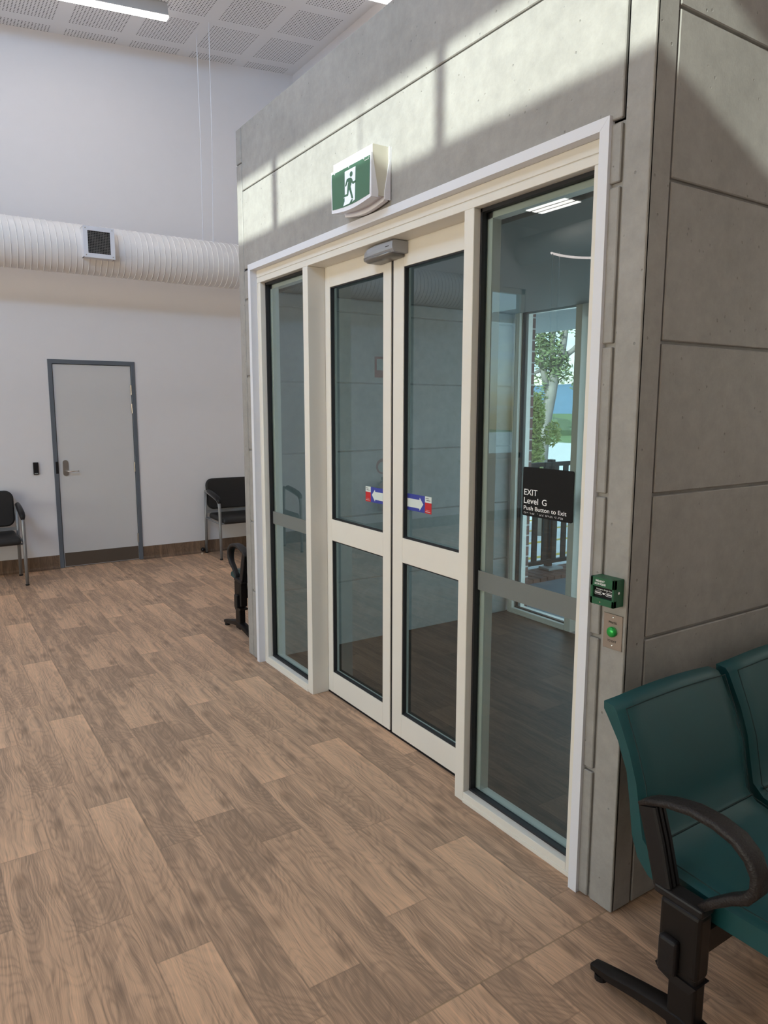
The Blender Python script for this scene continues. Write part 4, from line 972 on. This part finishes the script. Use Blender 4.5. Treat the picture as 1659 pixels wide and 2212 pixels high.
# hills: a long ridged body
m = MB(); rnd = random.Random(5); nH = 120; prof = []
base = []
for k in range(nH+1):
    a = math.radians(-25+150*k/nH)           # bearing from +x towards +y
    h = 26+10*math.sin(k*0.23)+6*math.sin(k*0.61+1)+rnd.uniform(-0.8, 0.8)
    d1, d2, d3 = 520, 690, 860
    base.append([m.b.verts.new((d1*math.cos(a), d1*math.sin(a), -6)), m.b.verts.new((d2*math.cos(a), d2*math.sin(a), h*0.55)), m.b.verts.new((d3*math.cos(a), d3*math.sin(a), h)), m.b.verts.new((d3*1.1*math.cos(a), d3*1.1*math.sin(a), -6))])
for a, b_ in zip(base, base[1:]):
    for j in range(3): m.b.faces.new((a[j], a[j+1], b_[j+1], b_[j]))
struct(m.build('ground_hills', M['hills'], None, True), 'blue wooded hills on the horizon', 'hills')
# scrub band, tag as stuff
m = MB()
for k in range(260):
    a = math.radians(rnd.uniform(20, 65)); d_ = rnd.uniform(75, 120); s_ = rnd.uniform(1.0, 2.4)
    m.sphere((d_*math.cos(a), d_*math.sin(a), -1.6+s_*0.2), s_*1.5, s_*1.5, s_*0.7, 7, 5)
tag(m.build('scrub', M['hedge'], None, False), 'low green scrub across the far edge of the yard', 'scrub', kind='stuff')

def leaves(mb, c, rad, n_, size, rnd):
    for k in range(n_):
        while True:
            p = Vector((rnd.uniform(-1, 1), rnd.uniform(-1, 1), rnd.uniform(-1, 1)))
            if p.length < 1: break
        p = Vector(c)+Vector((p.x*rad[0], p.y*rad[1], p.z*rad[2]))
        e = Euler((rnd.uniform(0, 6.28), rnd.uniform(0, 6.28), rnd.uniform(0, 6.28))); s_ = size*rnd.uniform(0.6, 1.3)
        q = [Vector((-s_*0.3, 0, 0)), Vector((0, -s_, 0)), Vector((s_*0.3, 0, 0)), Vector((0, s_, 0))]
        vs = []
        for w_v in q: w_v.rotate(e); vs.append(mb.b.verts.new(p+w_v))
        mb.b.faces.new(vs)
# gum tree
tx_, ty_ = 10.0, 10.02
tr = thing('gum_tree', 'pale barked gum tree with forked trunk outside the glazing', 'tree', (tx_, ty_, -1.2))
fx, fy = 0.545, -0.575   # horizontal direction to the right as seen from inside
def tp(a, z, d=0.0): return (tx_-0.15+a*0.836*1.0+d*0.55, ty_+a*(-0.548)+d*0.83, z)
m = MB(); m.tube([tp(0.02, -1.2), tp(-0.01, 0.3), tp(0.04, 1.2), tp(0.15, 1.9), tp(0.22, 2.4)], [0.19, 0.145, 0.125, 0.13, 0.11], 12); P_(m, 'trunk', M['bark'], tr, True)
brs = [([tp(0.20, 2.2), tp(0.36, 2.75), tp(0.42, 3.3), tp(0.52, 4.2)], [0.10, 0.08, 0.07, 0.05]),
       ([tp(0.12, 1.9), tp(-0.05, 2.5), tp(-0.10, 3.2), tp(-0.02, 4.0)], [0.09, 0.07, 0.06, 0.04]),
       ([tp(0.20, 2.3), tp(0.14, 3.0), tp(0.20, 3.6), tp(0.24, 4.3)], [0.07, 0.06, 0.05, 0.04]),
       ([tp(0.34, 2.65), tp(0.60, 2.85), tp(0.85, 3.12), tp(1.3, 3.8)], [0.06, 0.055, 0.05, 0.03]),
       ([tp(-0.02, 2.45), tp(-0.25, 2.35), tp(-0.5, 2.6)], [0.05, 0.04, 0.02])]
for pts, rs in brs:
    m = MB(); m.tube(pts, rs, 8); P_(m, 'branch', M['bark'], tr, True)
m = MB(); rnd = random.Random(11)
for (a, z, ra, rz_, n_) in ((-0.25, 3.1, 0.35, 0.6, 420), (0.05, 2.75, 0.5, 0.35, 700), (0.3, 2.45, 0.35, 0.35, 420), (0.05, 3.3, 0.4, 0.5, 420), (0.75, 3.6, 0.5, 0.6, 260), (0.75, 2.2, 0.3, 0.25, 90), (-0.2, 1.9, 0.35, 0.5, 300), (0.2, 4.4, 1.0, 0.7, 500)):
    leaves(m, tp(a, z), (ra, ra*0.8, rz_), n_, 0.06, rnd)
P_(m, 'foliage', M['leaf_dark'], tr)
def sp(a, z):
    q = tp(a*0.9, 1.635+(z-1.635)*0.9); return (q[0]-1.7*0.725, q[1]-1.7*0.688, q[2])
sh = thing('shrub', 'bushy yellow green shrub in front of the gum tree trunk', 'shrub', (8.6, 8.8, -1.2))
m = MB()
for (a, z, ra, rz_, n_) in ((-0.16, 1.45, 0.26, 0.5, 1600), (-0.18, 0.75, 0.28, 0.5, 1500), (-0.25, 0.1, 0.30, 0.5, 900), (0.25, 1.05, 0.22, 0.28, 350), (-0.1, 0.3, 0.25, 0.5, 350)):
    leaves(m, sp(a, z), (ra*0.9, ra*0.7, rz_*0.9), n_, 0.05, rnd)
P_(m, 'foliage', M['leaf_light'], sh)
m = MB(); m.tube([(sp(-0.3, 0)[0], sp(-0.3, 0)[1], -1.2), sp(-0.3, 0.8)], [0.05, 0.03], 8); P_(m, 'stem', M['bark'], sh)
